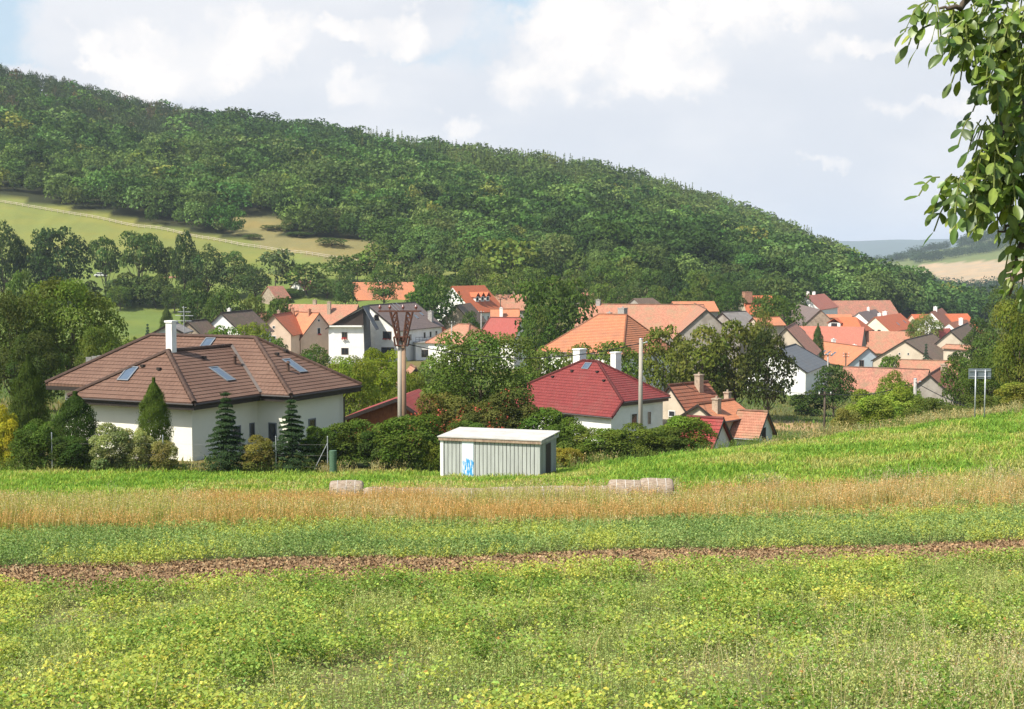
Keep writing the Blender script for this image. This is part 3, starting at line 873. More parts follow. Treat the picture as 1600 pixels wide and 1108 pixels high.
# ---- village houses, left to right.  r1/r2 are the two ends of the ridge
house('cottage', 'white gabled cottage with mossy brown roof behind the villa chimney', (345, 489, 232), (394, 246), 8, 3.6, 'chalk', 't_moss', wins=(('l', 0, .6, .5, .5),), chims=((-2, 0.6, .4, .5, 'chimwhite'),))
house('barn', 'low barn with sagging mossy roof between villa chimney and white cottage', (292, 502, 225), (322, 232), 7, 3, 'stone', 't_moss', cat='barn')
house('outbuilding', 'small white outbuilding with dark window left of the villa chimney', (262, 507, 150), (277, 155), 3.4, .9, 'white', 't_ash', wins=(('f', .3, -.8, .6, .6),), cat='shed')
house('cottage', 'orange roofed cottage peeking out left of the beige dormer house', (397, 489, 300), (424, 308), 8, 4, 'peach', 't_orange')
house('house', 'narrow beige gabled house with red roof and white dormer', (427, 492, 272), (466, 293), 7.6, 4.0, 'peach', 't_bright', wins=(('l', 0, -.6, .9, 1.1), ('l', 1.8, -3.5, .8, 1.2), ('l', -1.8, -3.3, 1.4, 1.2), ('l', 0, 1.6, .5, .5), ('f', 4, -1.6, .9, 1.2), ('f', 5.6, -1.6, .6, 1.2)), chims=((-3, .8, .5, .5, 'chimbrick'), (4.4, -.3, .8, .5, 'brick')))
house('house', 'peach gabled house with orange roof against the white house', (455, 487, 290), (499, 282), 9.5, 5.2, 'peach', 't_orange', wins=(('r', 0, 1.6, .8, 1.3, 1), ('r', 0, -2.4, .8, 1.3), ('r', 0, 3.7, .5, .5)), chims=((2.4, -.5, .6, .5, 'brick'),))
house('long_house', 'long old tiled roof behind the peach gabled house', (436, 475, 340), (560, 336), 11, 4.6, 'greywall', 't_salmon', chims=((-1, .2, .9, .8, 'chimbrick'), (3.5, -2.4, .6, .8, 'chimbrick')))
house('barn', 'long orange roofed barn standing highest behind the white house', (551, 441, 420), (646, 424), 12, 5.2, 'darkwood', 't_orange', cat='barn')
house('farmhouse', 'red roofed farmhouse half hidden behind trees left of the long barn', (462, 437, 430), (484, 434), 9, 3.5, 'white', 't_old')
house('cottage', 'faded red cottage roof buried in trees above the long tiled roof', (418, 447, 410), (442, 414), 8, 3.5, 'stone', 't_old')

def white_house():
    """three-storey white house: front block with open gable, main block, flat annex"""
    root = house('white_house', 'big white three-storey house with grey roof and geraniums on the sills', (575, 477, 280), (649, 301), 13.5, 5.0, 'white', 't_grey', ovg=.4,
                 wins=(('l', 1.7, 2.5, .95, 1.1), ('l', 4.0, -.9, 1.9, 1.5, 1), ('l', 4.1, -4.3, 2.8, 2.0), ('l', 1.2, -4.6, .8, 1.9), ('f', 2, -1.5, .8, 1.2), ('f', 5, -1.5, .8, 1.2), ('f', -5, -1.6, 1, 1.2), ('f', 8, -1.5, .8, 1.2)),
                 sky=((0, .5, .8, 1.2), (3.5, .55, .8, 1.2), (7.5, .45, .8, 1.2)), chims=((8.0, -5.0, -1.8, .9, 'cap'),), fm='brownframe')
    return root
white_house()
def gable_block(root_name, label, u0, u1, vbot_d, v_eave, v_apex, u_apex, depth, wall, roof, cat='house', rz=0.0, wins=()):
    """a block whose gable end looks at the viewer: from u0 to u1 at distance d"""
    d = vbot_d
    a = P(u0, v_eave, d); b = P(u1, v_eave, d); ap = P(u_apex, v_apex, d)
    zb = min(gz(a.x, d), gz(b.x, d), gz(a.x, d + depth)) - .4
    mx = (a.x + b.x) / 2
    root = empty(root_name, (mx, d, zb), rz, label, cat)
    w2 = (b.x - a.x) / 2; E = a.z - zb; R = ap.z - zb; ax = ap.x - mx
    ov = .5; 
    wl = MB()
    pr = [(-w2, 0), (w2, 0), (w2, E), (ax, R - .16), (-w2, E)]
    for y in (0, depth): wl.face([(x, y, z) for x, z in pr])
    for i in range(5):
        p, q = pr[i], pr[(i + 1) % 5]; wl.face([(p[0], 0, p[1]), (q[0], 0, q[1]), (q[0], depth, q[1]), (p[0], depth, p[1])])
    wl.build('wall', M[wall], root)
    sl = (R - E) / (ax + w2); sr = (R - E) / (w2 - ax)
    l0 = (-w2 - ov, -ov, E - ov * sl + .02); l1 = (-w2 - ov, depth + .2, E - ov * sl + .02)
    r0 = (w2 + ov, -ov, E - ov * sr + .02); r1 = (w2 + ov, depth + .2, E - ov * sr + .02)
    a0 = (ax, -ov, R + .02); a1 = (ax, depth + .2, R + .02)
    ro = roof_mesh([[l0, l1, a1, a0], [r0, r1, a1, a0]], .14, 0).build('roof', M[roof], root)
    vb = MB()
    for p, q in ((l0, a0), (r0, a0)):
        c = [Vector(p) + Vector((0, -.05, -.24)), Vector(q) + Vector((0, -.05, -.24)), Vector(q) + Vector((0, -.05, .02)), Vector(p) + Vector((0, -.05, .02))]
        vb.quadbox(c + [x + Vector((0, .045, 0)) for x in c])
    vb.build('verge_board', M['fascia'], root)
    for (x, z, ww, wh, *fl) in wins:
        o = Vector((x, 0, z + E)); add_window(root, o, (1, 0, 0), (0, -1, 0), ww, wh, 'brownframe', 1 if ww > .8 else 0)
        if fl:
            fb = MB(); rnd = random.Random(int(x * 10) + 5)
            for i in range(26):
                s_ = rnd.uniform(.08, .16); fb.obox(o + Vector((rnd.uniform(-ww / 2, ww / 2), -rnd.uniform(.1, .35), -wh / 2 + rnd.uniform(-.2, .15))), (1, 0, 0), (0, -1, 0), s_, s_, s_)
            f_ = fb.build('flower_box', M['flower'], root); f_['label'] = 'box of red geraniums'
    return root, E, R, w2
gb, E_, R_, w_ = gable_block('gable_annex', 'white front block with open dark timber gable, left end of the big white house', 513, 569, 272, 511, 478, 568, 7, 'chalk', 't_slate', rz=rad(-4),
                             wins=((-.35, -1.6, 1.1, 1.2, 1), (-.3, -4.7, 1.4, 1.3)))
dk = MB(); dk.face([(-w_ + .6, -.03, E_ + .35), (w_ - .1, -.03, E_ + .35), (w_ - .1, -.03, R_ - .5)]); dk.face([(-w_ + .6, -.1, E_ + .35), (w_ - .1, -.1, E_ + .35), (w_ - .1, -.1, R_ - .5)])
for p, q in (((-w_ + .6, E_ + .35), (w_ - .1, E_ + .35)), ((w_ - .1, E_ + .35), (w_ - .1, R_ - .5)), ((w_ - .1, R_ - .5), (-w_ + .6, E_ + .35))):
    dk.face([(p[0], -.03, p[1]), (q[0], -.03, q[1]), (q[0], -.1, q[1]), (p[0], -.1, p[1])])
dk.build('gable_cladding', M['darkwood'], gb)
bl = MB(); bl.box(-w_ + .3, w_ - .3, -.7, 0, E_ + .02, E_ + .3); bl.build('balcony', M['white'], gb)
dp = MB(); ap_ = Vector((w_ + .12, -.6, R_ - .1))
dp.quadbox([Vector((w_ + .02, -.7, R_ - .4)), Vector((w_ + 2.4, -.7, E_ - .6)), Vector((w_ + 2.4, 3.0, E_ - .6)), Vector((w_ + .02, 3.0, R_ - .4)),
            Vector((w_ + .02, -.7, R_ - .15)), Vector((w_ + 2.4, -.7, E_ - .35)), Vector((w_ + 2.4, 3.0, E_ - .35)), Vector((w_ + .02, 3.0, R_ - .15))])
dp.build('side_roof', M['t_slate'], gb)

def flat_annex():
    a = P(650, 536, 284); b = P(693, 536, 284); zb = gz(a.x, a.y) - .4
    root = empty('flat_annex', ((a.x + b.x) / 2, 284, zb), rad(14), 'flat-roofed white annex with roof terrace right of the big white house', 'house')
    w2 = (b.x - a.x) / 2 + .1; H = a.z - zb
    m_ = MB(); m_.box(-w2, w2, 0, 8, 0, H); m_.build('wall', M['white'], root)
    r = MB(); r.box(-w2 - .2, w2 + .2, -.3, 8.2, H + .003, H + .22); r.build('roof', M['cap'], root)
    add_window(root, (-.7, 0, H - 2.1), (1, 0, 0), (0, -1, 0), 2.0, 1.5, 'brownframe', 2)
    rl = MB()
    for i in range(9): rl.tube([(-w2 + i * w2 / 4, -.1, H + .22), (-w2 + i * w2 / 4, -.1, H + 1.2)], .03, 4)
    rl.tube([(-w2, -.1, H + 1.2), (w2, -.1, H + 1.2)], .04, 4); rl.tube([(-w2, -.1, H + .7), (w2, -.1, H + .7)], .03, 4)
    rl.build('railing', M['fascia'], root)
flat_annex()

house('farmhouse', 'grey-brown stone farmhouse gable between round tree and bright orange roof', (712, 476, 330), (735, 345), 8.5, 4.6, 'stone', 't_moss')
house('house', 'bright orange roofed house with three dormers and pale walls', (706, 447, 352), (757, 366), 13, 6.6, 'white', 't_bright', wins=(('f', -3, -1.6, .8, 1.3), ('f', -.5, -1.6, .8, 1.3), ('f', 2, -1.6, .8, 1.3), ('f', 3.6, -1.6, .8, 1.3)))
hb = HB[[k for k in HB][-1]]
def dormers(hb, xs, w=1.7, roof='t_bright', s0=.45):
    root, L, E, R, h = hb; k = (R - E) / h
    for x in xs:
        y = -h * s0; z = R - h * s0 * k
        d = MB(); hh = 1.2
        d.box(x - w / 2, x + w / 2, y - 1.0, y + hh / k, z - k * 1.0, z + .25)
        dn = d.build('dormer', M['white'], root)
        r_ = roof_mesh([[(x - w / 2 - .3, y - 1.3, z + .2), (x - w / 2 - .3, y + 2.6, z + .2), (x, y + 2.6, z + 1.35), (x, y - 1.3, z + 1.35)],
                        [(x + w / 2 + .3, y - 1.3, z + .2), (x + w / 2 + .3, y + 2.6, z + .2), (x, y + 2.6, z + 1.35), (x, y - 1.3, z + 1.35)]], .1)
        r_.build('dormer_roof', M[roof], dn)
        wn_ = MB(); wn_.obox((x, y - 1.0, z - k * .35), (1, 0, 0), (0, -1, 0), w * .5, .8, .04); wn_.build('pane', M['glass'], dn)
dormers(hb, (-2.2, .4, 3.0))
house('long_house', 'salmon tiled long house running right from the orange dormer house', (760, 460, 372), (822, 372), 10, 4.0, 'greywall', 't_salmon', wins=tuple(('f', x, -1.5, .7, 1.0) for x in (-3, -1, 1.5, 3.5)), chims=((2, 0, .6, .6, 'chimbrick'),))
house('house', 'orange roofed house just behind the plain red roof', (766, 483, 300), (812, 300), 9, 4, 'white', 't_orange', chims=((-.8, -2, .2, .7, 'chimwhite'),))
house('house', 'plain red roofed house left of the tall round tree', (766, 496, 262), (816, 260), 9, 3.8, 'white', 't_redflat', ext=(1.2, 0))
house('cottage', 'tiny orange roofed cottage right behind the flat white annex', (678, 510, 305), (692, 303), 6, 2.4, 'brick', 't_bright', ext=(0, 1))
house('cottage', 'hipped old tiled cottage behind the big garden tree', (716, 506, 262), (734, 260), 9.5, 3.4, 'white', 't_salmon', ext=(4, 4))
house('shed', 'small shed with tiled roof and white verge behind the concrete pylon', (642, 570, 170), (650, 165), 4.2, 2.3, 'darkwood', 't_salmon', cat='shed')
house('manor', 'large orange hipped roof with stone chimney right of the tall round tree', (936, 491, 197), (979, 194.5), 14.5, 5.0, 'white', 't_orange', ext=(5.6, 3.6), course=.34, chims=((.9, 1.2, .8, 1.0, 'cap'), (-1.4, 1.5, .1, .5, 'cap')))
house('long_house', 'very long weathered tiled roof behind the large orange hipped roof', (905, 475, 296), (1100, 290), 12, 5.2, 'greywall', 't_salmon', chims=((-9, 0, .8, .9, 'cap'),))
house('barn', 'grey gabled barn end with salmon roof and two tiny attic openings', (1085, 474, 300), (1104, 262), 12.5, 5.6, 'greywall', 't_salmon', cat='barn', wins=(('r', -.8, 2.0, .5, .7), ('r', .9, 2.0, .5, .7)))
house('barn', 'ash-grey roofed barn right of the grey gabled barn end', (1128, 488, 300), (1166, 306), 10, 3.6, 'greywall', 't_ash', cat='barn')
house('farmhouse', 'salmon roofed farmhouse above the long weathered roof, left of centre trees', (906, 457, 400), (962, 404), 11, 4.2, 'greywall', 't_old', wins=())
house('barn', 'little dark roofed barn beside the trees above the long weathered roof', (990, 466, 340), (1020, 345), 7, 2.4, 'greywall', 't_moss', cat='barn', ext=(0, 1))
house('barn', 'thin strip of orange roof left of the dark round tree', (1050, 471, 350), (1116, 352), 8, 2.4, 'greywall', 't_orange', cat='barn')
house('farmhouse', 'orange roofed farmhouse behind the dark tree at mid right', (1158, 462, 400), (1206, 402), 11, 6, 'beige', 't_bright', chims=((-3.4, -1.4, 1.0, 2.2, 'brick'),))
house('house', 'low orange roof strip behind the twin round trees', (1176, 496, 300), (1218, 302), 6, 1.6, 'beige', 't_orange')
house('cottage', 'white gabled cottage with two chimneys left of the longest barn', (1258, 462, 420), (1288, 448), 9.5, 4.2, 'chalk', 't_rowred', wins=(('l', -1.5, .6, .9, 1.2),), chims=((-3.5, 1.5, .8, .9, 'chimwhite'), (1, .5, .7, .9, 'chimwhite')))
house('barn', 'longest barn with weathered red-brown roof below the dark wood', (1268, 470, 455), (1391, 462), 13, 4.8, 'stone', 't_old', cat='barn', wins=(('r', 0, 1, .6, .8),))
house('wall_building', 'low wall with orange coping in front of the longest barn', (1283, 491, 400), (1330, 400), 3, .9, 'greywall', 't_orange', cat='wall')
house('barn', 'steep dark brown roofed stone barn beside the white gabled cottage', (1247, 475, 395), (1282, 350), 9, 4.2, 'stone', 't_grey', cat='barn', wins=(('f', -2, -1.5, .7, 1), ('f', 2, -1.5, .7, 1)))
house('cottage', 'orange hipped cottage with dark dormer openings behind the red row roof', (1312, 495, 345), (1338, 343), 9.5, 3.2, 'beige', 't_bright', ext=(3, 3))
dormers(HB[[k for k in HB][-1]], (-2.4,), 3.0, 't_bright', .5)
house('cottage', 'white gabled cottage with grey-brown roof left of the cream house', (1341, 488, 398), (1368, 425), 9, 4.0, 'chalk', 't_grey', chims=((2.0, 0, .8, .7, 'chimwhite'),))
house('house', 'cream gabled house with bright orange roof and two chimneys', (1367, 495, 364), (1407, 390), 8.8, 3.9, 'cream', 't_bright', wins=(('l', -.5, -.1, .8, 1.3), ('l', 1.1, -.1, .8, 1.3)), chims=((1.5, 2.6, .2, .9, 'chimwhite'), (5, 2.0, .6, 1.1, 'chimwhite')), sky=((0, .6, .8, 1.1), (9, .55, .8, 1.1)), fm='brownframe')
house('cottage', 'small grey gabled cottage with brown roof above the chestnut crowns', (1216, 500, 305), (1233, 318), 7.5, 3.2, 'greywall', 't_moss', chims=((-2, 0, .8, .7, 'chimbrick'), (3, 0, .7, .6, 'chimbrick')), wins=(('f', 1, -1, .6, 1),))
house('farmhouse', 'long beige gabled wall with old tiles right of the chestnut crowns', (1228, 512, 262), (1243, 285), 10.5, 5.6, 'beige', 't_old', wins=(('l', -2, -.6, .8, 1.2),))
house('row_house', 'plain orange-red roofed row building behind the orange skylight roof', (1236, 509, 330), (1351, 324), 10, 4.2, 'greywall', 't_rowred', ovg=.1)
house('house', 'orange roofed house with skylights and blue-grey gable', (1283, 533, 322), (1357, 297), 9.6, 3.8, 'bluegrey', 't_orange', wins=(('r', -1.4, .4, 1.0, 1.5), ('r', 1.6, .4, 1.0, 1.5)), chims=((-8, 1.0, .6, .8, 'chimwhite'), (1, 2, -.2, .8, 'chimwhite')), sky=((-5, .55, .9, 1.4), (-2.3, .55, .9, 1.4), (.6, .55, .9, 1.4)), fm='brownframe', doors=())
house('barn', 'salmon tiled barn roof right of the plain orange-red row', (1352, 517, 342), (1445, 338), 12, 5.0, 'beige', 't_salmon', cat='barn')
house('barn', 'beige gabled barn with shaggy mossy roof and two round holes', (1413, 532, 290), (1457, 318), 13.6, 4.4, 'beige', 't_moss', cat='barn', wins=(('l', -1, 1.6, .4, .5), ('l', .8, 1.6, .4, .5)))
house('barn', 'low strip of weathered tiles in front of the beige gabled barn', (1402, 562, 262), (1500, 258), 7, 2.2, 'stone', 't_salmon', cat='barn')
house('barn', 'big weathered tile roof in front of the blue-grey gable', (1318, 573, 245), (1452, 238), 9.5, 3.9, 'stone', 't_old', cat='barn')
house('cottage', 'small grey gabled cottage with chimney left of the road sign', (1452, 585, 196), (1476, 214), 7.6, 3.3, 'greywall', 't_rust', chims=((1.5, -.8, .6, .9, 'chimbrick'),))
house('farmhouse', 'orange roofed farmhouse at the foot of the wood on the far right', (1424, 491, 420), (1512, 426), 13, 5, 'peach', 't_bright')
house('chapel', 'small white gabled building with brown roof in front of the far orange roof', (1455, 487, 398), (1472, 432), 9, 4.8, 'chalk', 't_rust', cat='house', chims=((-5, 0, .9, 1.0, 'chimwhite'),))
house('cottage', 'brown roofed cottage with white chimney at the right end of the village', (1482, 504, 372), (1510, 392), 9, 3.8, 'white', 't_rust', chims=((-3, -1.5, .8, 1.0, 'chimwhite'),))
house('cottage', 'plain red roof between airy willow and grey-beige gable', (1458, 514, 330), (1484, 334), 9, 5.0, 'beige', 't_redflat')
house('farmhouse', 'grey-beige gabled farmhouse with ribbed brown roof at far right', (1485, 517, 305), (1512, 345), 10.5, 4.6, 'beige', 't_moss')
house('cottage', 'last bright orange roof at the right edge of the village', (1508, 514, 362), (1528, 366), 8, 2.6, 'beige', 't_bright', ext=(0, 3))
house('ruin', 'crumbling plastered wall with tile coping below the grey-beige farmhouse', (1478, 538, 292), (1524, 286), 3, .7, 'beige', 't_salmon', cat='wall')
house('long_house', 'white long house with blue-grey roof and three slit windows', (1212, 547, 222), (1243, 238), 10, 3.4, 'chalk', 't_slate', ext=(0, 4.5), ov=.3, wins=(('f', 12, -1.8, .5, 2.0), ('f', 6.4, -1.8, .5, 2.0), ('f', 9.2, -1.8, .5, 2.0)))
house('cottage', 'cottage with rust-brown ribbed roof and tall brick chimney', (1045, 602, 127), (1106, 131), 5.6, 3.1, 'beige', 't_rust', course=.4, chims=((.9, -.5, .7, .6, 'chimbrick'),), wins=(('l', .2, .5, .8, .6),), sky=())
house('lean_to', 'low orange lean-to with double-flued chimney at the brown cottage', (1090, 632, 124), (1146, 128.5), 4.6, 1.4, 'beige', 't_orange', cat='shed', chims=((-1.6, -1.1, .4, .6, 'chimbrick'), (3.4, .9, .5, .5, 'chimbrick')))
house('garden_house', 'small garden house with bright red tiled roof and white gable', (1074, 651, 101), (1131, 99.6), 4.5, 2.1, 'white', 't_redshed', course=.34, cat='shed')
house('garage', 'small pale gabled garage with salmon tiled roof and dark door', (1153, 641, 126), (1200, 124.6), 4.8, 2.2, 'white', 't_salmon', course=.32, cat='garage', doors=(('r', -.4, 1.0, 2.0, 'darkwood'),))

def wood_garage():
    root, E, R, w2 = gable_block('wooden_garage', 'red-roofed wooden garage behind the concrete pylon', 540, 668, 97, 652, 622, 622, 7, 'redwood', 't_redshed', 'garage', rad(-8))
    for c in list(root.children):
        pass
wood_garage()

# ============================================================ trees and shrubs
def leafquads(pos, nrm, size, rng, aspect=0.6, fold=0.0):
    """diamond-shaped leaves lying in the plane across nrm"""
    n = len(pos)
    nrm = nrm / np.maximum(np.linalg.norm(nrm, axis=1, keepdims=True), 1e-6)
    r = rng.normal(size=(n, 3))
    t = np.cross(nrm, r); t /= np.maximum(np.linalg.norm(t, axis=1, keepdims=True), 1e-6)
    b = np.cross(nrm, t)
    s = size[:, None]
    asp = (aspect * (0.8 + 0.4 * rng.rand(n)))[:, None]
    a0 = pos - t * s * 0.5; a1 = pos + b * s * 0.5 * asp + t * s * (rng.rand(n)[:, None] - .5) * .3 + nrm * s * fold
    a2 = pos + t * s * 0.5; a3 = pos - b * s * 0.5 * asp + t * s * (rng.rand(n)[:, None] - .5) * .3 + nrm * s * fold
    V = np.stack([a0, a1, a2, a3], 1).reshape(-1, 3)
    return V
def leafcol(n, rng, base=(1, 1, 1), lum=0.22, hue=0.12):
    l = 1 + lum * rng.normal(size=n).clip(-1.8, 2.2)
    h = hue * rng.normal(size=n)
    c = np.stack([base[0] * l * (1 + h), base[1] * l, base[2] * l * (1 - h * .5)], 1).clip(0.004, 0.95)
    return np.repeat(c, 4, axis=0)
def sph(n, rng):
    v = rng.normal(size=(n, 3)); return v / np.linalg.norm(v, axis=1, keepdims=True)

def crown_points(rng, n, kind):
    """leaf positions, facing and size factors in a crown of height 1 (base at 0) and half-width 0.5"""
    if kind in ('round', 'oval', 'open', 'bush', 'airy', 'tall'):
        nl = {'round': 34, 'oval': 30, 'open': 22, 'bush': 26, 'airy': 24, 'tall': 28}[kind]
        z0 = {'round': .04, 'oval': .03, 'open': .34, 'bush': -.25, 'airy': .12, 'tall': .03}[kind]
        cz = (1 + z0) / 2; rz_ = (1 - z0) / 2
        C = []; Rr = []
        for i in range(nl * 12):
            d = sph(1, rng)[0]
            if d[2] < -0.85: continue
            k = rng.uniform(.45, .80)
            prof = 1.0
            c = np.array([d[0] * .5 * k, d[1] * .5 * k, cz + d[2] * rz_ * (k if kind != 'bush' else k * .9)])
            if kind == 'oval' or kind == 'tall': prof = 1 - .35 * max(0, (c[2] - cz) / rz_)
            c[:2] *= prof
            if kind == 'bush' and c[2] < 0.1: c[2] = rng.uniform(.05, .2)
            r = rng.uniform(.10, .19) if kind in ('open', 'airy') else rng.uniform(.12, .21)
            if all(np.linalg.norm(c - q) > .55 * (r + s_) for q, s_ in zip(C, Rr)):
                C.append(c); Rr.append(r)
            if len(C) >= nl: break
        C = np.array(C); Rr = np.array(Rr)
        w = Rr ** 2; w /= w.sum()
        idx = rng.choice(len(C), n, p=w)
        d = sph(n, rng); d[:, 2] = np.where(d[:, 2] < -.3, -d[:, 2], d[:, 2])
        rr = Rr[idx] * (0.72 + .42 * rng.rand(n) ** .8)
        sq = np.array([1, 1, .82])
        p = C[idx] + d * rr[:, None] * sq
        # thin out what lies deep inside another clump
        keep = np.ones(n, bool)
        for c, r in zip(C, Rr):
            dd = np.linalg.norm((p - c) / sq, axis=1)
            keep &= ~((dd < r * .68) & (rng.rand(n) < .85))
        if kind == 'airy': keep &= rng.rand(n) < .9
        p = p[keep]; d = d[keep]
        # fill the unit box: top at 1, half-width 0.5
        zt = np.percentile(p[:, 2], 99); rx_ = np.percentile(np.hypot(p[:, 0], p[:, 1]), 95)
        zl = 0.0 if kind == 'bush' else np.percentile(p[:, 2], 1)
        zs = (1 - zl) / (zt - zl); xs_ = .5 / rx_
        p = p * np.array([xs_, xs_, 1]); p[:, 2] = zl + (p[:, 2] - zl) * zs
        C = C * np.array([xs_, xs_, 1]); C[:, 2] = zl + (C[:, 2] - zl) * zs
        if kind == 'bush': p[:, 2] = np.abs(p[:, 2])
        nr = d + rng.normal(size=d.shape) * .55; nr[:, 2] += .25
        return p, nr, C, Rr
    if kind == 'column':      # clipped-looking upright yew / thuja
        z = rng.rand(n) ** .85
        prof = .5 * np.clip(np.sin(np.pi * np.clip(z * .9 + .14, 0, 1)) ** .6, .1, 1) * (1 - .25 * z)
        a = rng.rand(n) * 2 * np.pi
        lob = 1 + .16 * np.sin(a * 5 + z * 7) * np.sin(z * 23 + a * 2) + .12 * np.sin(a * 3 - z * 31) + .11 * rng.normal(size=n)
        r = prof * lob * (.8 + .22 * rng.rand(n))
        p = np.stack([np.cos(a) * r, np.sin(a) * r, z * .99 + .01], 1)
        nr = np.stack([np.cos(a), np.sin(a), .35 + 0 * a], 1) + rng.normal(size=(n, 3)) * .5
        return p, nr, np.zeros((0, 3)), np.zeros(0)
    if kind in ('spruce', 'larch'):
        nt = 15 if kind == 'spruce' else 18
        tier = rng.randint(0, nt, n); tz = (tier + .5) / nt
        nb = 9
        az = (rng.randint(0, nb, n) + .37 * tier) * 2 * np.pi / nb + rng.normal(size=n) * .13
        f = rng.rand(n) ** .55
        R0 = .5 * (1 - tz) ** .85 * (1 + .22 * np.sin(tier * 5.1 + az * 2))
        r = R0 * f
        z = .04 + tz * .95 - (r * .28) + .05 * f ** 2 * (1 - tz) + rng.normal(size=n) * .006
        spread = (.02 + .03 * (1 - f)) * rng.normal(size=n)
        p = np.stack([np.cos(az) * r - np.sin(az) * spread, np.sin(az) * r + np.cos(az) * spread, z], 1)
        nr = np.stack([np.cos(az) * .4, np.sin(az) * .4, np.ones(n)], 1) + rng.normal(size=(n, 3)) * .45
        return p, nr, np.zeros((0, 3)), np.zeros(0)

PROTO = {}
def proto(kind, level, seed):
    """mesh data of a crown and a trunk in unit size; level: near / mid / far"""
    key = (kind, level, seed)
    if key in PROTO: return PROTO[key]
    rng = np.random.RandomState(abs(hash((kind, seed))) % 99991 if False else sum(map(ord, kind)) * 31 + seed * 97)
    n = {'near': 15000, 'mid': 4200, 'far': 1100}[level]
    if kind == 'column': n = int(n * 2.0)
    if kind == 'spruce': n = int(n * 1.7)
    if kind in ('bush',): n = int(n * .7)
    if kind in ('airy', 'open'): n = int(n * .8)
    p, nr, C, Rr = crown_points(rng, n, kind)
    size = {'near': .026, 'mid': .044, 'far': .082}[level]
    if kind == 'bush': size *= 1.5
    if kind == 'column': size *= 1.15
    if kind == 'spruce': size *= 1.35
    sz = size * (.7 + .6 * rng.rand(len(p)))
    V = leafquads(p, nr, sz, rng, .45 if kind in ('spruce', 'column') else .75)
    col = leafcol(len(p), rng, lum=.2, hue=.1)
    # each clump has its own tone
    if len(C):
        di = np.argmin(((p[:, None, :] - C[None]) ** 2).sum(-1), axis=1)
        tone = (1 + .13 * rng.normal(size=(len(C), 1))) * (1 + .05 * rng.normal(size=(len(C), 3)))
        col = col * np.repeat(tone[di], 4, axis=0).clip(.6, 1.4)
    me = np_mesh('crown', V, np.arange(len(V)), 4, M['leaf'] if level != 'far' else M['farleaf'], col, link=False)
    # trunk with limbs
    tb = MB()
    tr = .018 if kind not in ('bush',) else .012
    top = {'spruce': .96, 'larch': .95, 'column': .8, 'bush': .35}.get(kind, .72)
    pts = [(0, 0, -.03)]
    for i in range(1, 6):
        z = top * i / 5; pts.append((rng.normal() * .012 * i * .5, rng.normal() * .012 * i * .5, z))
    seg = {'near': 8, 'mid': 6, 'far': 4}[level]
    tb.tube(pts, [tr * 1.5, tr, tr * .85, tr * .7, tr * .5, tr * .2], seg)
    if len(C) and level != 'far':
        for c in C[:18]:
            k = rng.randint(1, 4); a = Vector(pts[k]); c_ = Vector(c)
            if c_.z < a.z: a = Vector(pts[1])
            m_ = a.lerp(c_, .5) + Vector((0, 0, -.03))
            tb.tube([a, m_, c_], [tr * .5, tr * .32, tr * .12], max(4, seg - 2))
    to = tb.build('trunk', M['bark']); tm = to.data; bpy.data.objects.remove(to)
    PROTO[key] = (me, tm)
    return PROTO[key]
CNT = {}
NAMES = {'round': 'broadleaf_tree', 'oval': 'broadleaf_tree', 'open': 'broadleaf_tree', 'tall': 'broadleaf_tree', 'airy': 'willow_tree', 'bush': 'shrub', 'column': 'yew_tree', 'spruce': 'spruce_tree', 'larch': 'larch_tree'}
def tree(u, vtop, d, wpx, kind, tint, label, name=None, group=None, level=None, wfac=1.0, zb=None, cat=None):
    b = P(u, 600, d); g = gz(b.x, d) if zb is None else zb
    h = P(u, vtop, d).z - g
    w = wpx / F * d * (1.35 if kind == 'spruce' else 1.12 if kind == 'bush' else 1.0)
    level = level or ('near' if d < 150 else 'mid' if d < 420 else 'far')
    seed = CNT.get((kind, level), 0) % 3; CNT[(kind, level)] = CNT.get((kind, level), 0) + 1
    cm, tm = proto(kind, level, seed)
    root = empty(name or NAMES[kind], (b.x, d, g), random.Random(int(u * 7 + d)).uniform(0, 6.28), label, cat or ('shrub' if kind == 'bush' else 'tree'), group)
    c = bpy.data.objects.new('crown', cm); COL.objects.link(c); c.parent = root
    t = bpy.data.objects.new('trunk', tm); COL.objects.link(t); t.parent = root
    for o in (c, t): o.scale = (w * wfac, w * wfac, h)
    c.color = (tint[0] * TG[0], tint[1] * TG[1], tint[2] * TG[2], 1)
    return root
# tints (multiply per-leaf tone)
DK = (.040, .066, .019); MG = (.055, .088, .021); YG = (.105, .135, .022); OL = (.074, .100, .025); CH = (.085, .098, .024); GG = (.065, .088, .040); SP = (.030, .052, .026)
TG = (1.78, 1.76, 1.42)
YE = (.30, .25, .03)
T = tree
# ---- around the villa
T(112, 440, 138, 150, 'round', OL, 'tall olive-green maple rising highest behind the left end of the villa')
T(22, 462, 132, 120, 'oval', (.05, .066, .02), 'dark maple cut by the left edge behind the yew column')
T(160, 512, 126, 76, 'round', OL, 'lower maple touching the villa roof on its left')
T(60, 522, 118, 100, 'round', (.04, .055, .018), 'dark low maple just above the tall yew column')  # leaf tint darker than the other maples
T(204, 530, 150, 50, 'round', OL, 'small round tree top behind the long left slope of the villa roof')
T(44, 556, 84, 62, 'column', (.045, .066, .018), 'tall yew column left of the villa')
T(117, 612, 79, 76, 'column', (.034, .058, .016), 'broad dark pine-like cone at the left corner of the villa', name='pine_tree')
T(240, 591, 77.5, 54, 'column', (.060, .088, .020), 'slim upright yew in front of the villa left wall')
T(352, 610, 76, 62, 'spruce', SP, 'spruce in front of the villa corner, left of two')
T(455, 622, 76.5, 64, 'spruce', SP, 'spruce in front of the villa right wall, right of two')
T(6, 636, 77, 44, 'bush', (.22, .20, .025), 'golden yellow shrub at the left edge')
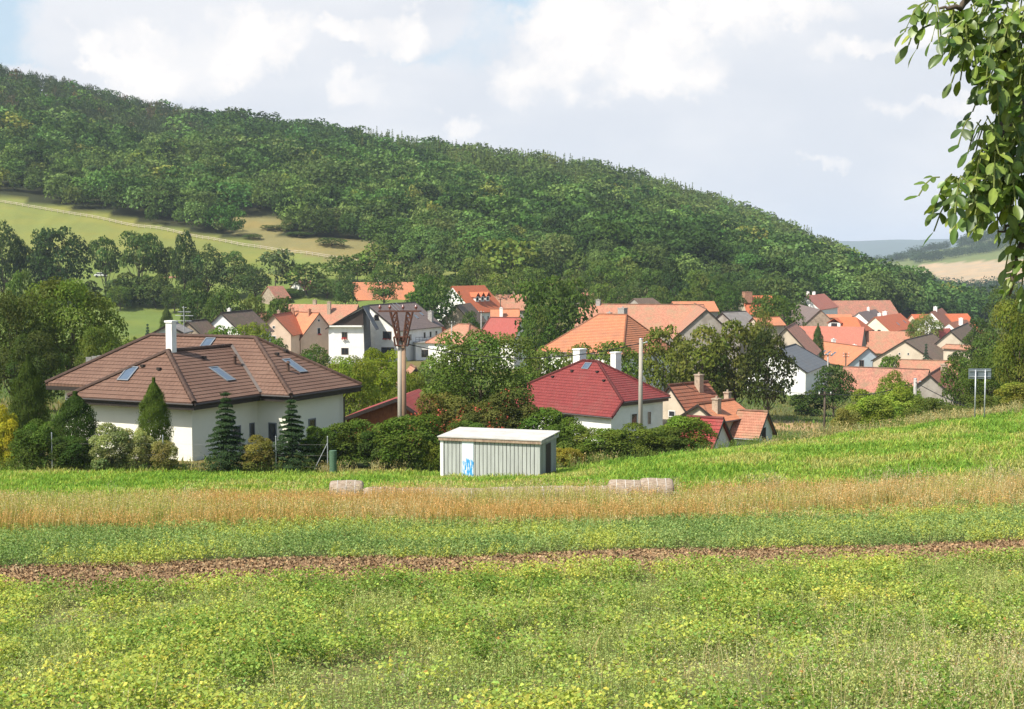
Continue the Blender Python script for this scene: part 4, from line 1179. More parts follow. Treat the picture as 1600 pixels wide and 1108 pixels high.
T(55, 660, 76, 66, 'bush', MG, 'green shrub below the tall yew column')
T(105, 684, 75.5, 60, 'bush', DK, 'dark low shrub at the foot of the broad pine')
T(172, 664, 75.5, 64, 'bush', (.13, .15, .07), 'pale-leaved shrub between the broad pine and the slim yew')
T(212, 672, 76, 44, 'bush', (.20, .21, .09), 'cream-flowering shrub left of the slim yew')
T(255, 690, 75.5, 40, 'bush', (.16, .15, .06), 'low tawny shrub at the foot of the slim yew')
T(404, 682, 76, 50, 'bush', (.12, .11, .035), 'low reddish-green shrub between the two spruces')
T(500, 668, 78, 56, 'bush', MG, 'green shrub right of the two spruces')
T(545, 658, 79, 78, 'bush', (.06, .085, .02), 'wide shrub in front of the villa right corner')
T(590, 664, 78, 66, 'bush', DK, 'dark shrub left of the concrete pylon')
T(640, 650, 77, 100, 'bush', (.055, .085, .018), 'big glossy shrub hiding the foot of the concrete pylon')
T(676, 690, 76, 34, 'bush', (.12, .15, .03), 'small pale shrub against the left corner of the field shed')
T(798, 706, 72.5, 24, 'bush', (.13, .15, .05), 'thin weed bush growing against the front of the field shed')
T(545, 560, 118, 90, 'round', YG, 'yellow-green tree behind the right end of the villa roof')
T(597, 548, 126, 96, 'round', (.12, .145, .02), 'yellow-green tree below the white three-storey house')
T(648, 585, 108, 66, 'round', (.09, .115, .022), 'small yellow-green tree right of the concrete pylon')
T(680, 560, 135, 70, 'oval', GG, 'grey-green tree behind the tiled shed gable')
T(748, 522, 99, 168, 'round', (.068, .098, .028), 'big garden tree with bare twigs in the middle of the picture')
T(700, 618, 86, 96, 'bush', (.085, .085, .026), 'berry shrub with reddish clusters above the field shed left half', name='berry_shrub')
T(795, 610, 87, 84, 'bush', (.060, .070, .024), 'dark berry shrub beside the wine-red roof', name='berry_shrub')
T(752, 632, 84, 80, 'bush', (.07, .075, .026), 'low berry shrub directly above the field shed', name='berry_shrub')
T(735, 660, 81, 70, 'bush', MG, 'green shrub peeking over the left part of the shed roof')
T(840, 640, 86, 90, 'bush', (.06, .095, .02), 'green shrub below the left end of the wine-red roof')
T(885, 655, 84, 72, 'bush', (.065, .10, .022), 'green shrub right behind the field shed')
T(885, 700, 79, 50, 'bush', (.17, .15, .03), 'yellowish low shrub right of the field shed')
T(935, 672, 83, 88, 'bush', (.09, .12, .025), 'leafy shrub in front of the wine-red house garage door')
T(985, 664, 84, 84, 'bush', (.075, .10, .022), 'leafy shrub around the slim concrete pole')
T(1035, 668, 85, 72, 'bush', (.065, .09, .022), 'leafy shrub right of the slim concrete pole')
T(1076, 652, 86, 80, 'bush', (.085, .125, .022), 'bright leafy shrub beside the small red garden house')
T(848, 545, 152, 80, 'round', (.075, .105, .024), 'tree behind the left slope of the wine-red roof')
T(905, 540, 158, 74, 'round', (.085, .105, .026), 'tree between the two white chimneys and the orange hipped roof')
T(965, 536, 160, 84, 'round', (.075, .105, .026), 'tree right of the white chimneys under the orange hipped roof')
T(1040, 512, 172, 86, 'round', CH, 'chestnut right of the slim pole, leftmost of the chestnut row')
T(1095, 512, 168, 104, 'round', CH, 'second chestnut of the row behind the brown cottage')
T(1148, 504, 170, 110, 'oval', (.075, .082, .020), 'third chestnut of the row, tallest and widest')
T(1200, 522, 165, 88, 'oval', (.034, .042, .014), 'dark chestnut at the right end of the row')
# ---- village trees
T(865, 436, 235, 122, 'round', (.045, .075, .018), 'tall round tree left of the orange hipped roof')
T(842, 478, 222, 60, 'round', (.05, .08, .02), 'lower dark tree leaning on the tall round tree')
T(672, 432, 330, 88, 'round', (.042, .075, .018), 'dense round tree right of the longest orange roof')
T(490, 540, 220, 56, 'oval', MG, 'small garden tree below the peach gabled house')
T(398, 506, 225, 60, 'round', YG, 'light green tree between the mossy cottage and beige dormer house')
T(345, 512, 200, 76, 'round', (.06, .10, .02), 'low green tree behind the villa ridge')
T(437, 530, 210, 36, 'oval', (.06, .095, .022), 'tree in front of the beige dormer house')
T(735, 488, 300, 34, 'round', DK, 'small dark tree below the bright orange dormer house')
T(1216, 463, 310, 72, 'round', (.05, .082, .02), 'round tree with twin crown at mid right')
T(1190, 464, 330, 44, 'round', (.045, .075, .02), 'left half of the twin crowned trees at mid right')
T(1137, 444, 380, 50, 'round', (.04, .07, .018), 'dark round tree beside the orange farmhouse')
T(1277, 506, 292, 20, 'column', (.05, .08, .025), 'slim cypress standing before the plain orange-red row')
T(1446, 536, 262, 15, 'spruce', (.05, .075, .06), 'narrow blue-green spruce before the shaggy mossy roof')
T(1448, 492, 330, 48, 'airy', (.11, .13, .05), 'airy willow above the shaggy mossy barn')
T(1426, 500, 338, 22, 'round', MG, 'small bush-like tree left of the airy willow')
T(1516, 494, 400, 11, 'column', (.03, .05, .02), 'thin dark cypress at the right end of the village')
T(1303, 572, 178, 66, 'round', (.035, .058, .018), 'dark orchard tree below the orange skylight roof')
T(1262, 612, 180, 56, 'bush', (.035, .055, .018), 'dark round bush below the white long house')
T(1495, 550, 270, 30, 'bush', (.04, .06, .02), 'dark bush beside the crumbling plastered wall')
T(1392, 556, 250, 32, 'bush', (.06, .10, .02), 'green bush below the beige gable with two round holes')
T(1190, 488, 260, 40, 'round', CH, 'small tree top behind the chestnut row')
T(1400, 585, 128, 84, 'oval', (.10, .135, .025), 'light green young tree left of the wooden line pole')
T(1352, 612, 118, 60, 'bush', (.11, .14, .03), 'yellow-green shrub below the big weathered tile roof')
for i, (u, v, d, w, k, tn, lb) in enumerate([
    (1326, 640, 96, 46, 'bush', (.13, .13, .04), 'tawny low shrub at the lawn edge left of the wild hedge'),
    (1372, 622, 96, 70, 'bush', (.12, .16, .03), 'yellow-green wild shrub left of the line pole'),
    (1412, 606, 100, 66, 'bush', (.12, .155, .03), 'tall wild shrub just left of the line pole'),
    (1455, 622, 97, 66, 'bush', (.07, .095, .025), 'darker wild shrub right of the line pole'),
    (1492, 636, 92, 60, 'bush', (.08, .10, .03), 'wild shrub left of the road sign posts'),
    (1520, 648, 84, 62, 'bush', (.13, .12, .045), 'brownish wild shrub at the feet of the road sign'),
    (1560, 620, 92, 76, 'bush', (.075, .095, .025), 'wild shrub right of the road sign'),
    (1598, 600, 90, 70, 'bush', (.13, .14, .03), 'yellowish wild shrub at the right edge'),
    (1545, 560, 130, 90, 'round', (.055, .078, .02), 'round tree rising behind the road sign'),
    (1500, 560, 150, 60, 'round', (.05, .075, .02), 'tree left of and behind the road sign'),
    (1590, 515, 125, 90, 'round', (.06, .085, .022), 'tree at the right edge above the road sign'),
    (1572, 445, 330, 66, 'round', (.06, .085, .025), 'far rounded tree below the pale field at right'),
    (1550, 520, 200, 70, 'round', (.055, .08, .022), 'middle-distance tree above the road sign'),
    (1530, 500, 260, 56, 'oval', (.05, .075, .022), 'tree right of the thin dark cypress'),
    (1594, 468, 100, 84, 'round', (.095, .115, .026), 'yellow-green leafy tree top at the right edge under the walnut branch')]):
    T(u, v, d, w, k, tn, lb)
# ---- the belt of trees left, in front of the pasture
L = 'tree'
for u, v, d, w, k, tn, lb in [
    (8, 350, 408, 62, 'oval', (.035, .058, .022), 'tall dark tree at the left edge before the pasture'),
    (36, 372, 412, 34, 'open', (.04, .065, .024), 'thin tree beside the tall one at the left edge'),
    (36, 424, 290, 48, 'round', (.05, .08, .02), 'small light tree under the two trees at the left edge'),
    (98, 358, 412, 92, 'round', (.028, .048, .020), 'dense dark tree group standing before the pasture'),
    (70, 360, 413, 40, 'oval', (.032, .055, .022), 'pointed left shoulder of the dense dark trees'),
    (168, 372, 415, 52, 'open', (.05, .08, .028), 'slender tree with bare stem before the pasture'),
    (221, 364, 415, 74, 'open', (.05, .08, .028), 'forked airy tree standing alone before the pasture'),
    (262, 388, 419, 46, 'open', (.055, .072, .03), 'thin greyish tree before the pasture'),
    (291, 364, 417, 46, 'oval', (.035, .058, .022), 'narrow dark tree with flat top before the pasture'),
    (325, 384, 417, 58, 'oval', (.05, .075, .03), 'broad soft tree right of the narrow dark one'),
    (368, 394, 419, 64, 'oval', (.055, .085, .032), 'spreading tree in the belt before the pasture'),
    (432, 390, 422, 64, 'airy', (.075, .095, .05), 'silvery willow at the right end of the belt'),
    (400, 420, 415, 50, 'round', (.04, .06, .024), 'low dark tree left of the silvery willow'),
    (200, 428, 412, 60, 'bush', (.05, .075, .025), 'bushy tree under the forked airy tree'),
    (245, 430, 410, 50, 'bush', (.05, .075, .025), 'bush under the thin greyish tree'),
    (190, 448, 405, 40, 'round', (.06, .09, .022), 'light round bush left in the hedge above the green meadow'),
    (275, 448, 401, 44, 'round', (.045, .065, .02), 'bush at the right end of the hedge above the green meadow'),
    (262, 478, 290, 26, 'column', (.06, .085, .03), 'tall shrub left of the villa aerial'),
    (310, 440, 305, 60, 'round', (.035, .055, .02), 'dark tree above the villa chimney'),
    (350, 452, 290, 60, 'round', (.045, .07, .022), 'tree above the mossy cottage roof'),
    (395, 462, 290, 50, 'round', (.06, .085, .022), 'yellowish tree above the orange cottage roof'),
    (480, 412, 422, 70, 'round', (.06, .09, .026), 'round tree above the faded red cottage roofs'),
    (452, 452, 419, 44, 'round', (.05, .08, .024), 'tree among the faded red cottage roofs'),
    (512, 436, 419, 60, 'round', (.055, .085, .03), 'greyish green tree left of the longest orange roof'),
    (532, 400, 443, 52, 'round', (.06, .09, .028), 'tree in the clearing edge above the longest orange roof'),
    (440, 466, 300, 40, 'bush', (.05, .08, .022), 'bushy crown between tiled roof and belt'),
    (232, 505, 255, 16, 'spruce', (.05, .08, .06), 'small blue spruce on the green meadow edge'),
    (140, 440, 412, 40, 'bush', (.045, .065, .022), 'bush right of the dense dark tree group'),
    ]:
    T(u, v, d, w, k, tn, lb)
# ---- behind the village, in front of the wood
rb = random.Random(4)
BEH = [(585, 382, 440, 62, 'round', (.075, .105, .03)), (632, 396, 430, 60, 'oval', (.05, .08, .026)), (600, 412, 405, 50, 'oval', (.06, .09, .028)),
       (668, 405, 410, 54, 'airy', (.07, .09, .04)), (712, 394, 425, 64, 'oval', (.05, .078, .026)), (745, 402, 400, 60, 'round', (.08, .105, .03)),
       (800, 376, 420, 96, 'round', (.085, .115, .028)), (722, 425, 385, 50, 'oval', (.05, .075, .025)), (772, 430, 375, 60, 'round', (.08, .11, .028)),
       (822, 418, 380, 64, 'round', (.06, .088, .026)), (868, 398, 430, 36, 'round', (.035, .055, .02)), (905, 396, 430, 52, 'oval', (.06, .088, .026)),
       (898, 424, 385, 54, 'round', (.055, .082, .026)), (945, 408, 400, 66, 'round', (.06, .092, .026)), (980, 402, 420, 48, 'round', (.075, .10, .03)),
       (1008, 420, 390, 58, 'round', (.05, .08, .026)), (1050, 408, 385, 46, 'tall', (.032, .052, .022)), (1092, 424, 385, 54, 'round', (.065, .098, .026)),
       (1125, 430, 400, 44, 'round', (.045, .07, .022)), (1168, 438, 410, 50, 'round', (.05, .08, .028)), (1205, 436, 420, 54, 'round', (.06, .088, .03)),
       (1240, 446, 420, 44, 'round', (.05, .078, .026)), (940, 444, 370, 48, 'round', (.075, .11, .026)), (1025, 448, 370, 50, 'round', (.06, .09, .026)),
       (975, 448, 365, 44, 'round', (.05, .08, .024)), (540, 424, 395, 40, 'round', (.05, .078, .03)), (1075, 452, 372, 40, 'bush', (.06, .09, .026)),
       (752, 372, 450, 50, 'oval', (.045, .07, .024)), (690, 372, 455, 54, 'oval', (.05, .08, .028)), (845, 400, 420, 46, 'oval', (.045, .07, .024)), (560, 398, 440, 40, 'round', (.06, .09, .028))]
LM = [(640, 'the longest orange roof'), (700, 'the dense round tree'), (760, 'the orange dormer house'), (830, 'the salmon long house'), (900, 'the tallest village tree'),
      (960, 'the salmon farmhouse roof'), (1040, 'the little dark barn roof'), (1120, 'the thin orange roof strip'), (1190, 'the orange farmhouse'), (1300, 'the white two-chimney cottage')]
used = set()
for u, v, d, w, k, tn in BEH:
    tone = 'light green' if tn[0] > .073 else 'dark green' if tn[0] < .048 else 'mid-green'
    lm = [n_ for x_, n_ in LM if u < x_][0]
    row = 'just above' if d < 392 else 'up the slope above' if d < 428 else 'highest behind'
    shp = {'round': 'rounded', 'oval': 'oval', 'tall': 'tall narrow', 'airy': 'feathery', 'bush': 'low bushy'}[k]
    lb = f'{tone} {shp} tree {row} {lm}'
    if lb in used: lb += ', the one further right'
    if lb in used: lb = lb.replace(', the one further right', ', the rightmost of its kind')
    used.add(lb)
    T(u, v, d, w, k, tn, lb, group='trees between the village and the wood')

# ============================================================ the wooded hill
def far_tree_arrays(kind, n, seed):
    rng = np.random.RandomState(seed)
    p, nr, C, Rr = crown_points(rng, n, kind)
    sz = (.062 if n > 1000 else .085) * (.7 + .7 * rng.rand(len(p)))
    if kind in ('larch', 'spruce'): sz = sz * .8
    V = leafquads(p, nr, sz, rng, .8)
    tone = np.ones(len(p))
    if len(C):
        di = np.argmin(((p[:, None, :] - C[None]) ** 2).sum(-1), axis=1)
        tone = (1 + .15 * rng.normal(size=len(C)))[di]
    c = leafcol(len(p), rng, lum=.16, hue=.06) * np.repeat(tone, 4)[:, None].clip(.6, 1.4)
    return V, c
def wood():
    rng = np.random.RandomState(11)
    pts = []
    y = 440.0
    while y < 1010:
        sp = 7.5 + (y - 440) * .0036
        x0, x1 = (-330 - 800) / F * y, (1700 - 800) / F * y
        xs = np.arange(x0, x1, sp) + rng.uniform(-.5, .5) * sp
        xs = xs + rng.normal(size=len(xs)) * sp * .28
        ys = y + rng.normal(size=len(xs)) * sp * .28
        pts.append(np.stack([xs, ys], 1)); y += sp * .92
    A = np.concatenate(pts)
    X, Y = A[:, 0], A[:, 1]; Z = height(X, Y)
    U = 800 + F * X / Y
    V = CY - F * (Y * math.sin(PITCH) + Z * math.cos(PITCH)) / (Y * math.cos(PITCH) - Z * math.sin(PITCH))
    ok = (Y > edge_of_wood(U) + rng.rand(len(X)) * 8) & ~clearing(U, V) & ~((V > 345) & (V < 375) & (U > 370) & (U < 420))
    # right of the hill's foot only the near spur carries trees
    lim = np.interp(U, [1200, 1300, 1360, 1450, 1560, 1640], [1010, 960, 760, 740, 860, 900])
    ok &= (Y < lim)
    X, Y, Z, U, V = [a[ok] for a in (X, Y, Z, U, V)]
    n = len(X)
    zone = fbm(X / 70, Y / 70, 3)
    r = rng.rand(n)
    kind = np.zeros(n, int)       # 0 round 1 oval 2 larch 3 pine(tall)
    ridge = Y - np.interp(U, [0, 1300], [760, 790])
    kind[r < .45] = 1
    kind[(ridge > 0) & (U < 330) & (r < .8)] = 3
    kind[(ridge > 20) & (U > 540) & (r < .55)] = 2
    kind[(ridge > -60) & (ridge < 20) & (U > 700) & (r < .25)] = 2
    Wd = (11.5 * np.exp(rng.normal(size=n) * .30)).clip(6, 20); H = (Wd * .5 + rng.uniform(5, 9, n)).clip(8, 17)
    young = (Y < np.interp(U, [0, 300, 600, 900], [700, 670, 600, 500])) 
    H[young] *= .8; Wd[young] *= .8
    H[kind == 2] = rng.uniform(13, 19, (kind == 2).sum()); Wd[kind == 2] = rng.uniform(4, 6.5, (kind == 2).sum())
    H[kind == 3] = rng.uniform(12, 16, (kind == 3).sum()); Wd[kind == 3] *= .62
    base = np.array([.036, .064, .020]); light = np.array([.068, .100, .034]); lar = np.array([.080, .105, .036]); pine = np.array([.040, .055, .030]); brn = np.array([.075, .06, .04])
    C = base[None] * (1 + .36 * rng.normal(size=(n, 1))).clip(.55, 1.8) * np.ones((n, 3))
    k = (young & (rng.rand(n) < .66)) | ((zone > .53) & (rng.rand(n) < .6)); C[k] = light * (1 + .28 * rng.normal(size=(k.sum(), 1))).clip(.6, 1.5)
    k = rng.rand(n) < .015; C[k] = np.array([.12, .135, .035])
    k = kind == 2; C[k] = lar * (1 + .2 * rng.normal(size=(k.sum(), 1))).clip(.6, 1.4)
    k = (ridge > -20) & (U > 700) & (kind != 2); C[k] = np.array([.062, .088, .028]) * (1 + .2 * rng.normal(size=(k.sum(), 1))).clip(.6, 1.4)
    k = kind == 3; C[k] = pine * (1 + .2 * rng.normal(size=(k.sum(), 1))).clip(.6, 1.4)
    k = (kind == 3) & (rng.rand(n) < .10); C[k] = brn
    C *= (1 + .06 * rng.normal(size=(n, 3))) * np.array([1.74, 1.78, 1.38])
    # the nearest ones are trees of their own, the rest one mass
    depth_rank = np.argsort(Y - edge_of_wood(U) * 0.0 + rng.rand(n) * 4)
    inview = (U > 0) & (U < 1590)
    near_ids = [i for i in depth_rank if inview[i]][:190]
    near = np.zeros(n, bool); near[near_ids] = True
    kn = ['round', 'oval', 'larch', 'tall']
    lab = {0: 'round-crowned broadleaf tree along the lower edge of the wooded hill', 1: 'oval-crowned broadleaf tree along the lower edge of the wooded hill',
           2: 'narrow light conifer along the lower edge of the wooded hill', 3: 'tall dark tree along the lower edge of the wooded hill'}
    pm = {}
    for kk in (0, 1):
        for sd_ in range(3):
            Va, ca = far_tree_arrays(kn[kk], 1500, 50 + kk * 7 + sd_)
            pm[(kk, sd_)] = np_mesh('forest_tree', Va, np.arange(len(Va)), 4, M['farleaf'], ca, link=False)
    for i in near_ids:
        kk = kind[i] if kind[i] < 2 else 1
        o = bpy.data.objects.new('forest_tree', pm[(kk, i % 3)]); COL.objects.link(o)
        o.location = (X[i], Y[i], Z[i] - .6); o.rotation_euler = (0, 0, rng.rand() * 6.28)
        o.scale = (Wd[i] * 1.05, Wd[i] * 1.05, H[i]); o.color = (*C[i].clip(.01, 1), 1)
        zn = [n_ for x_, n_ in ((120, 'above the left end of the rail fence'), (250, 'above the middle of the rail fence'), (345, 'left of the dry glade'), (460, 'above the dry glade'), (580, 'right of the dry glade'), (760, 'above the orange dormer house'), (900, 'above the tallest village tree'), (1060, 'above the long weathered roof'), (1230, 'above the orange farmhouse'), (1400, 'behind the longest barn'), (2000, 'on the spur at the right')) if U[i] < x_][0]
        tone_ = 'pale' if C[i].sum() > .30 else 'dark' if C[i].sum() < .17 else 'mid-green'
        tag(o, f"{tone_} {('round', 'oval')[kk]}-crowned tree at the lower edge of the wood {zn}", 'tree', 'trees along the lower edge of the wood')
    vs, cs = [], []
    arr = {}
    for kk in range(4):
        for sd_ in range(4):
            arr[(kk, sd_, 0)] = far_tree_arrays(kn[kk], 640 if kk < 2 else 400, 200 + kk * 11 + sd_)
            arr[(kk, sd_, 1)] = far_tree_arrays(kn[kk], 430 if kk < 2 else 300, 300 + kk * 11 + sd_)
    for i in np.where(~near)[0]:
        Va, ca = arr[(kind[i], i % 4, 1 if Y[i] > 640 else 0)]
        a = rng.rand() * 6.28; c_, s_ = math.cos(a), math.sin(a)
        Q = np.empty_like(Va)
        Q[:, 0] = (Va[:, 0] * c_ - Va[:, 1] * s_) * Wd[i] + X[i]; Q[:, 1] = (Va[:, 0] * s_ + Va[:, 1] * c_) * Wd[i] + Y[i]; Q[:, 2] = Va[:, 2] * H[i] + Z[i] - .6
        vs.append(Q); cs.append(ca * C[i])
    Vv = np.concatenate(vs); Cc = np.concatenate(cs).clip(.004, .9)
    o = np_mesh('forest', Vv, np.arange(len(Vv)), 4, M['farleaf'], Cc)
    tag(o, 'dense mixed wood covering the hillside above the village', 'wood', kind='stuff')
    print('wood', n, len(Vv) // 4)
    # bushes in the glade and small woods on the far slopes
    for u, v, d, w, lb in [(440, 352, 545, 60, 'bushy tree in the middle of the dry glade'), (398, 366, 520, 30, 'small bush at the left end of the dry glade'), (470, 362, 530, 48, 'bushy tree right of the middle of the dry glade'),
                       (520, 372, 510, 50, 'bushy tree at the right end of the dry glade'), (345, 345, 545, 60, 'rounded tree bulging over the rail fence left of the dry glade')]:
        T(u, v, d, w, 'round', (.045, .07, .024), lb, level='far')
    vs, cs = [], []
    def strip(us, vs_, d0, d1, nn, hh):
        for i in range(nn):
            t = rng.rand(); d = d0 + (d1 - d0) * rng.rand(); u = us[0] + (us[1] - us[0]) * t
            x = (u - 800) / F * d; z = height(np.array([x]), np.array([d]))[0]
            Va, ca = arr[(rng.randint(0, 2), rng.randint(4), 1)]
            Va = Va[:len(Va) // 3 // 4 * 4]; ca = ca[:len(Va)]
            w = hh * rng.uniform(.9, 1.5)
            vs.append(Va * np.array([w, w, hh * rng.uniform(.8, 1.3)]) * 1.25 + np.array([x, d, z - 1])); cs.append(ca * np.array([.05, .08, .04]) * (1 + .2 * rng.normal()))
    strip((1345, 1440), 0, 2120, 2230, 110, 9)
    strip((1290, 1360), 0, 1700, 2000, 90, 9)
    strip((1425, 1660), 0, 1960, 2080, 230, 10)
    strip((1500, 1700), 0, 2250, 2900, 700, 13)
    strip((1420, 1480), 0, 2450, 2540, 60, 10)
    strip((1440, 1660), 0, 1080, 1330, 520, 12)
    strip((1340, 1470), 0, 1400, 1480, 50, 10)
    Vv = np.concatenate(vs); Cc = np.concatenate(cs).clip(.004, .9)
    o = np_mesh('far_woods', Vv, np.arange(len(Vv)), 4, M['farleaf'], Cc)
    tag(o, 'hazy strips of woodland between the fields far down the valley', 'wood', kind='stuff')
wood()

# far blue ridges
def far_hills():
    for nm, d, prof, colr_ in (('far_hill', 9000, [(900, 381), (1280, 378), (1400, 374.5), (1480, 373), (1540, 373.5), (1700, 378), (2400, 370), (3200, 385)], (.05, .085, .05)),
                               ('nearer_hill', 5200, [(1440, 398), (1500, 386), (1560, 376), (1620, 366), (1720, 352), (2000, 340), (2600, 350)], (.045, .075, .045))):
        us = np.arange(prof[0][0], prof[-1][0], 6.0)
        vv = np.interp(us, [p[0] for p in prof], [p[1] for p in prof]) + (fbm(us / 40, us * 0 + d, 4) - .5) * 3
        v_, f_ = [], []
        for i, (u, v) in enumerate(zip(us, vv)):
            p = P(u, v, d)
            for k, (dd, zf) in enumerate(((-1500, None), (-900, .55), (-400, .85), (0, 1), (600, .8), (2500, None))):
                z = -60 if zf is None else -60 + (p.z + 60) * zf
                v_.append((p.x * (d + dd) / d, d + dd, z))
        n = 6
        for i in range(len(us) - 1):
            for k in range(n - 1): f_ += [i * n + k, (i + 1) * n + k, (i + 1) * n + k + 1, i * n + k + 1]
        o = np_mesh(nm, np.array(v_), np.array(f_), 4, surf(nm + '_woods', colr_, tuple(c * .7 for c in colr_), .01, .95, .05, bscale=.05))
        o.data.polygons.foreach_set('use_smooth', np.ones(len(o.data.polygons), bool))
        tag(o, kind='structure')
far_hills()

# ============================================================ things in and around the field
def field_shed():
    fr = P(847, 686, 71.2); fl = P(688, 686, 72.4)
    zb = min(gz(fl.x, fl.y), gz(fr.x, fr.y)) - .15
    rz = math.atan2(fr.y - fl.y, fr.x - fl.x); L = math.hypot(fr.x - fl.x, fr.y - fl.y)
    H = fr.z - zb - .1; D = 3.0
    rz -= rad(5)
    root = empty('field_shed', (fl.x, fl.y, zb), rz, 'low grey ribbed shed with white flat roof and blue-smeared white panel', 'shed')
    ms, N, out = mat_new('grey_sheet_panels')
    t = N.new('ShaderNodeTexCoord').outputs['Object']
    a = N.noise(N.vm('MULTIPLY', t, (9, 9, .6)), 1.0, 5, .65); b = N.noise(t, 2.2, 5, .6)
    c = N.mix(N.ramp(a, .35, .7), (.43, .45, .42), (.32, .335, .31))
    sp = N.new('ShaderNodeSeparateXYZ'); N.l.new(t, sp.inputs[0])
    c = N.mix(N.m('MULTIPLY', N.ramp(N.m('ADD', N.m('MULTIPLY', sp.outputs[2], -1.2), N.m('MULTIPLY', b, 1.4)), .1, .6), .35), c, (.26, .25, .17))
    principled(N, out, c, .8, .25, 0, N.noise(t, 25, 3), .15)
    w = MB(); w.box(0, L, 0, D, 0, H); w.build('wall', ms, root)
    # cover ribs, single pieces along the panels
    rb_ = MB(); x = .22
    rnd = random.Random(3)
    while x < L - .1:
        if not 1.18 < x < 1.85: rb_.box(x - .009, x + .009, -.014, 0, .02, H - .02)
        x += rnd.choice((.2, .21, .22))
    y = .25
    while y < D - .1:
        rb_.box(L, L + .014, y - .009, y + .009, .02, H - .02); y += .24
    r_ = rb_.build('rib', M['fascia'], root); r_['kind'] = 'stuff'
    lp = MB(); lp.box(.003, .17, -.03, 0, .02, H - .03); lp.build('corner_panel', M['chalk'], root)  # whiter strip up the left end of the front
    # white panel with a blue smear
    mp, N, out = mat_new('white_panel_blue_smear')
    t = N.new('ShaderNodeTexCoord').outputs['Object']
    sp = N.new('ShaderNodeSeparateXYZ'); N.l.new(t, sp.inputs[0])
    sm = N.noise(N.vm('MULTIPLY', t, (17, 1, 2.4)), 1.0, 4, .6)
    xm = N.m('SUBTRACT', 1.0, N.m('MULTIPLY', N.m('ABSOLUTE', N.m('SUBTRACT', sp.outputs[0], 1.58)), 2.2), clamp=True)
    zm = N.m('MULTIPLY', N.ramp(sp.outputs[2], .22, .4), N.m('SUBTRACT', 1.0, N.ramp(sp.outputs[2], .85, 1.5)))
    k = N.ramp(N.m('MULTIPLY', N.m('MULTIPLY', N.ramp(sm, .36, .62), 1.0), N.m('MULTIPLY', N.m('ADD', xm, .25, clamp=True), zm)), .30, .42)
    c = N.mix(k, (.60, .66, .69), (.04, .30, .62))
    principled(N, out, c, .5, .4)
    pn = MB(); pn.box(1.2, 1.83, -.04, 0, .05, H - .03); pn.build('door', mp, root)
    dr = MB(); dr.box(L + .003, L + .035, 1.1, 1.9, .05, H - .25); dr.build('side_door', M['darkwood'], root)
    rf = MB()
    s_ = .10
    rf.quadbox([(-.12, -.15, H + .06), (L + .14, -.15, H + .06), (L + .14, D + .25, H + .06 + s_), (-.12, D + .25, H + .06 + s_),
                (-.12, -.15, H + .11), (L + .14, -.15, H + .11), (L + .14, D + .25, H + .11 + s_), (-.12, D + .25, H + .11 + s_)])
    mr = surf('pale_roof_sheet', (.52, .49, .45), (.40, .375, .34), 1.2, .7)
    rf.build('roof', mr, root)
    fb = MB(); fb.box(-.06, L + .08, -.12, -.085, H - .1, H + .055); fb.build('fascia_board', surf('worn_board', (.38, .28, .20), (.16, .10, .07), 3, streak=True), root)
    fb = MB(); fb.box(L + .085, L + .12, -.12, D + .1, H - .1, H + .055); fb.build('fascia_board', M['cap'], root)
field_shed()

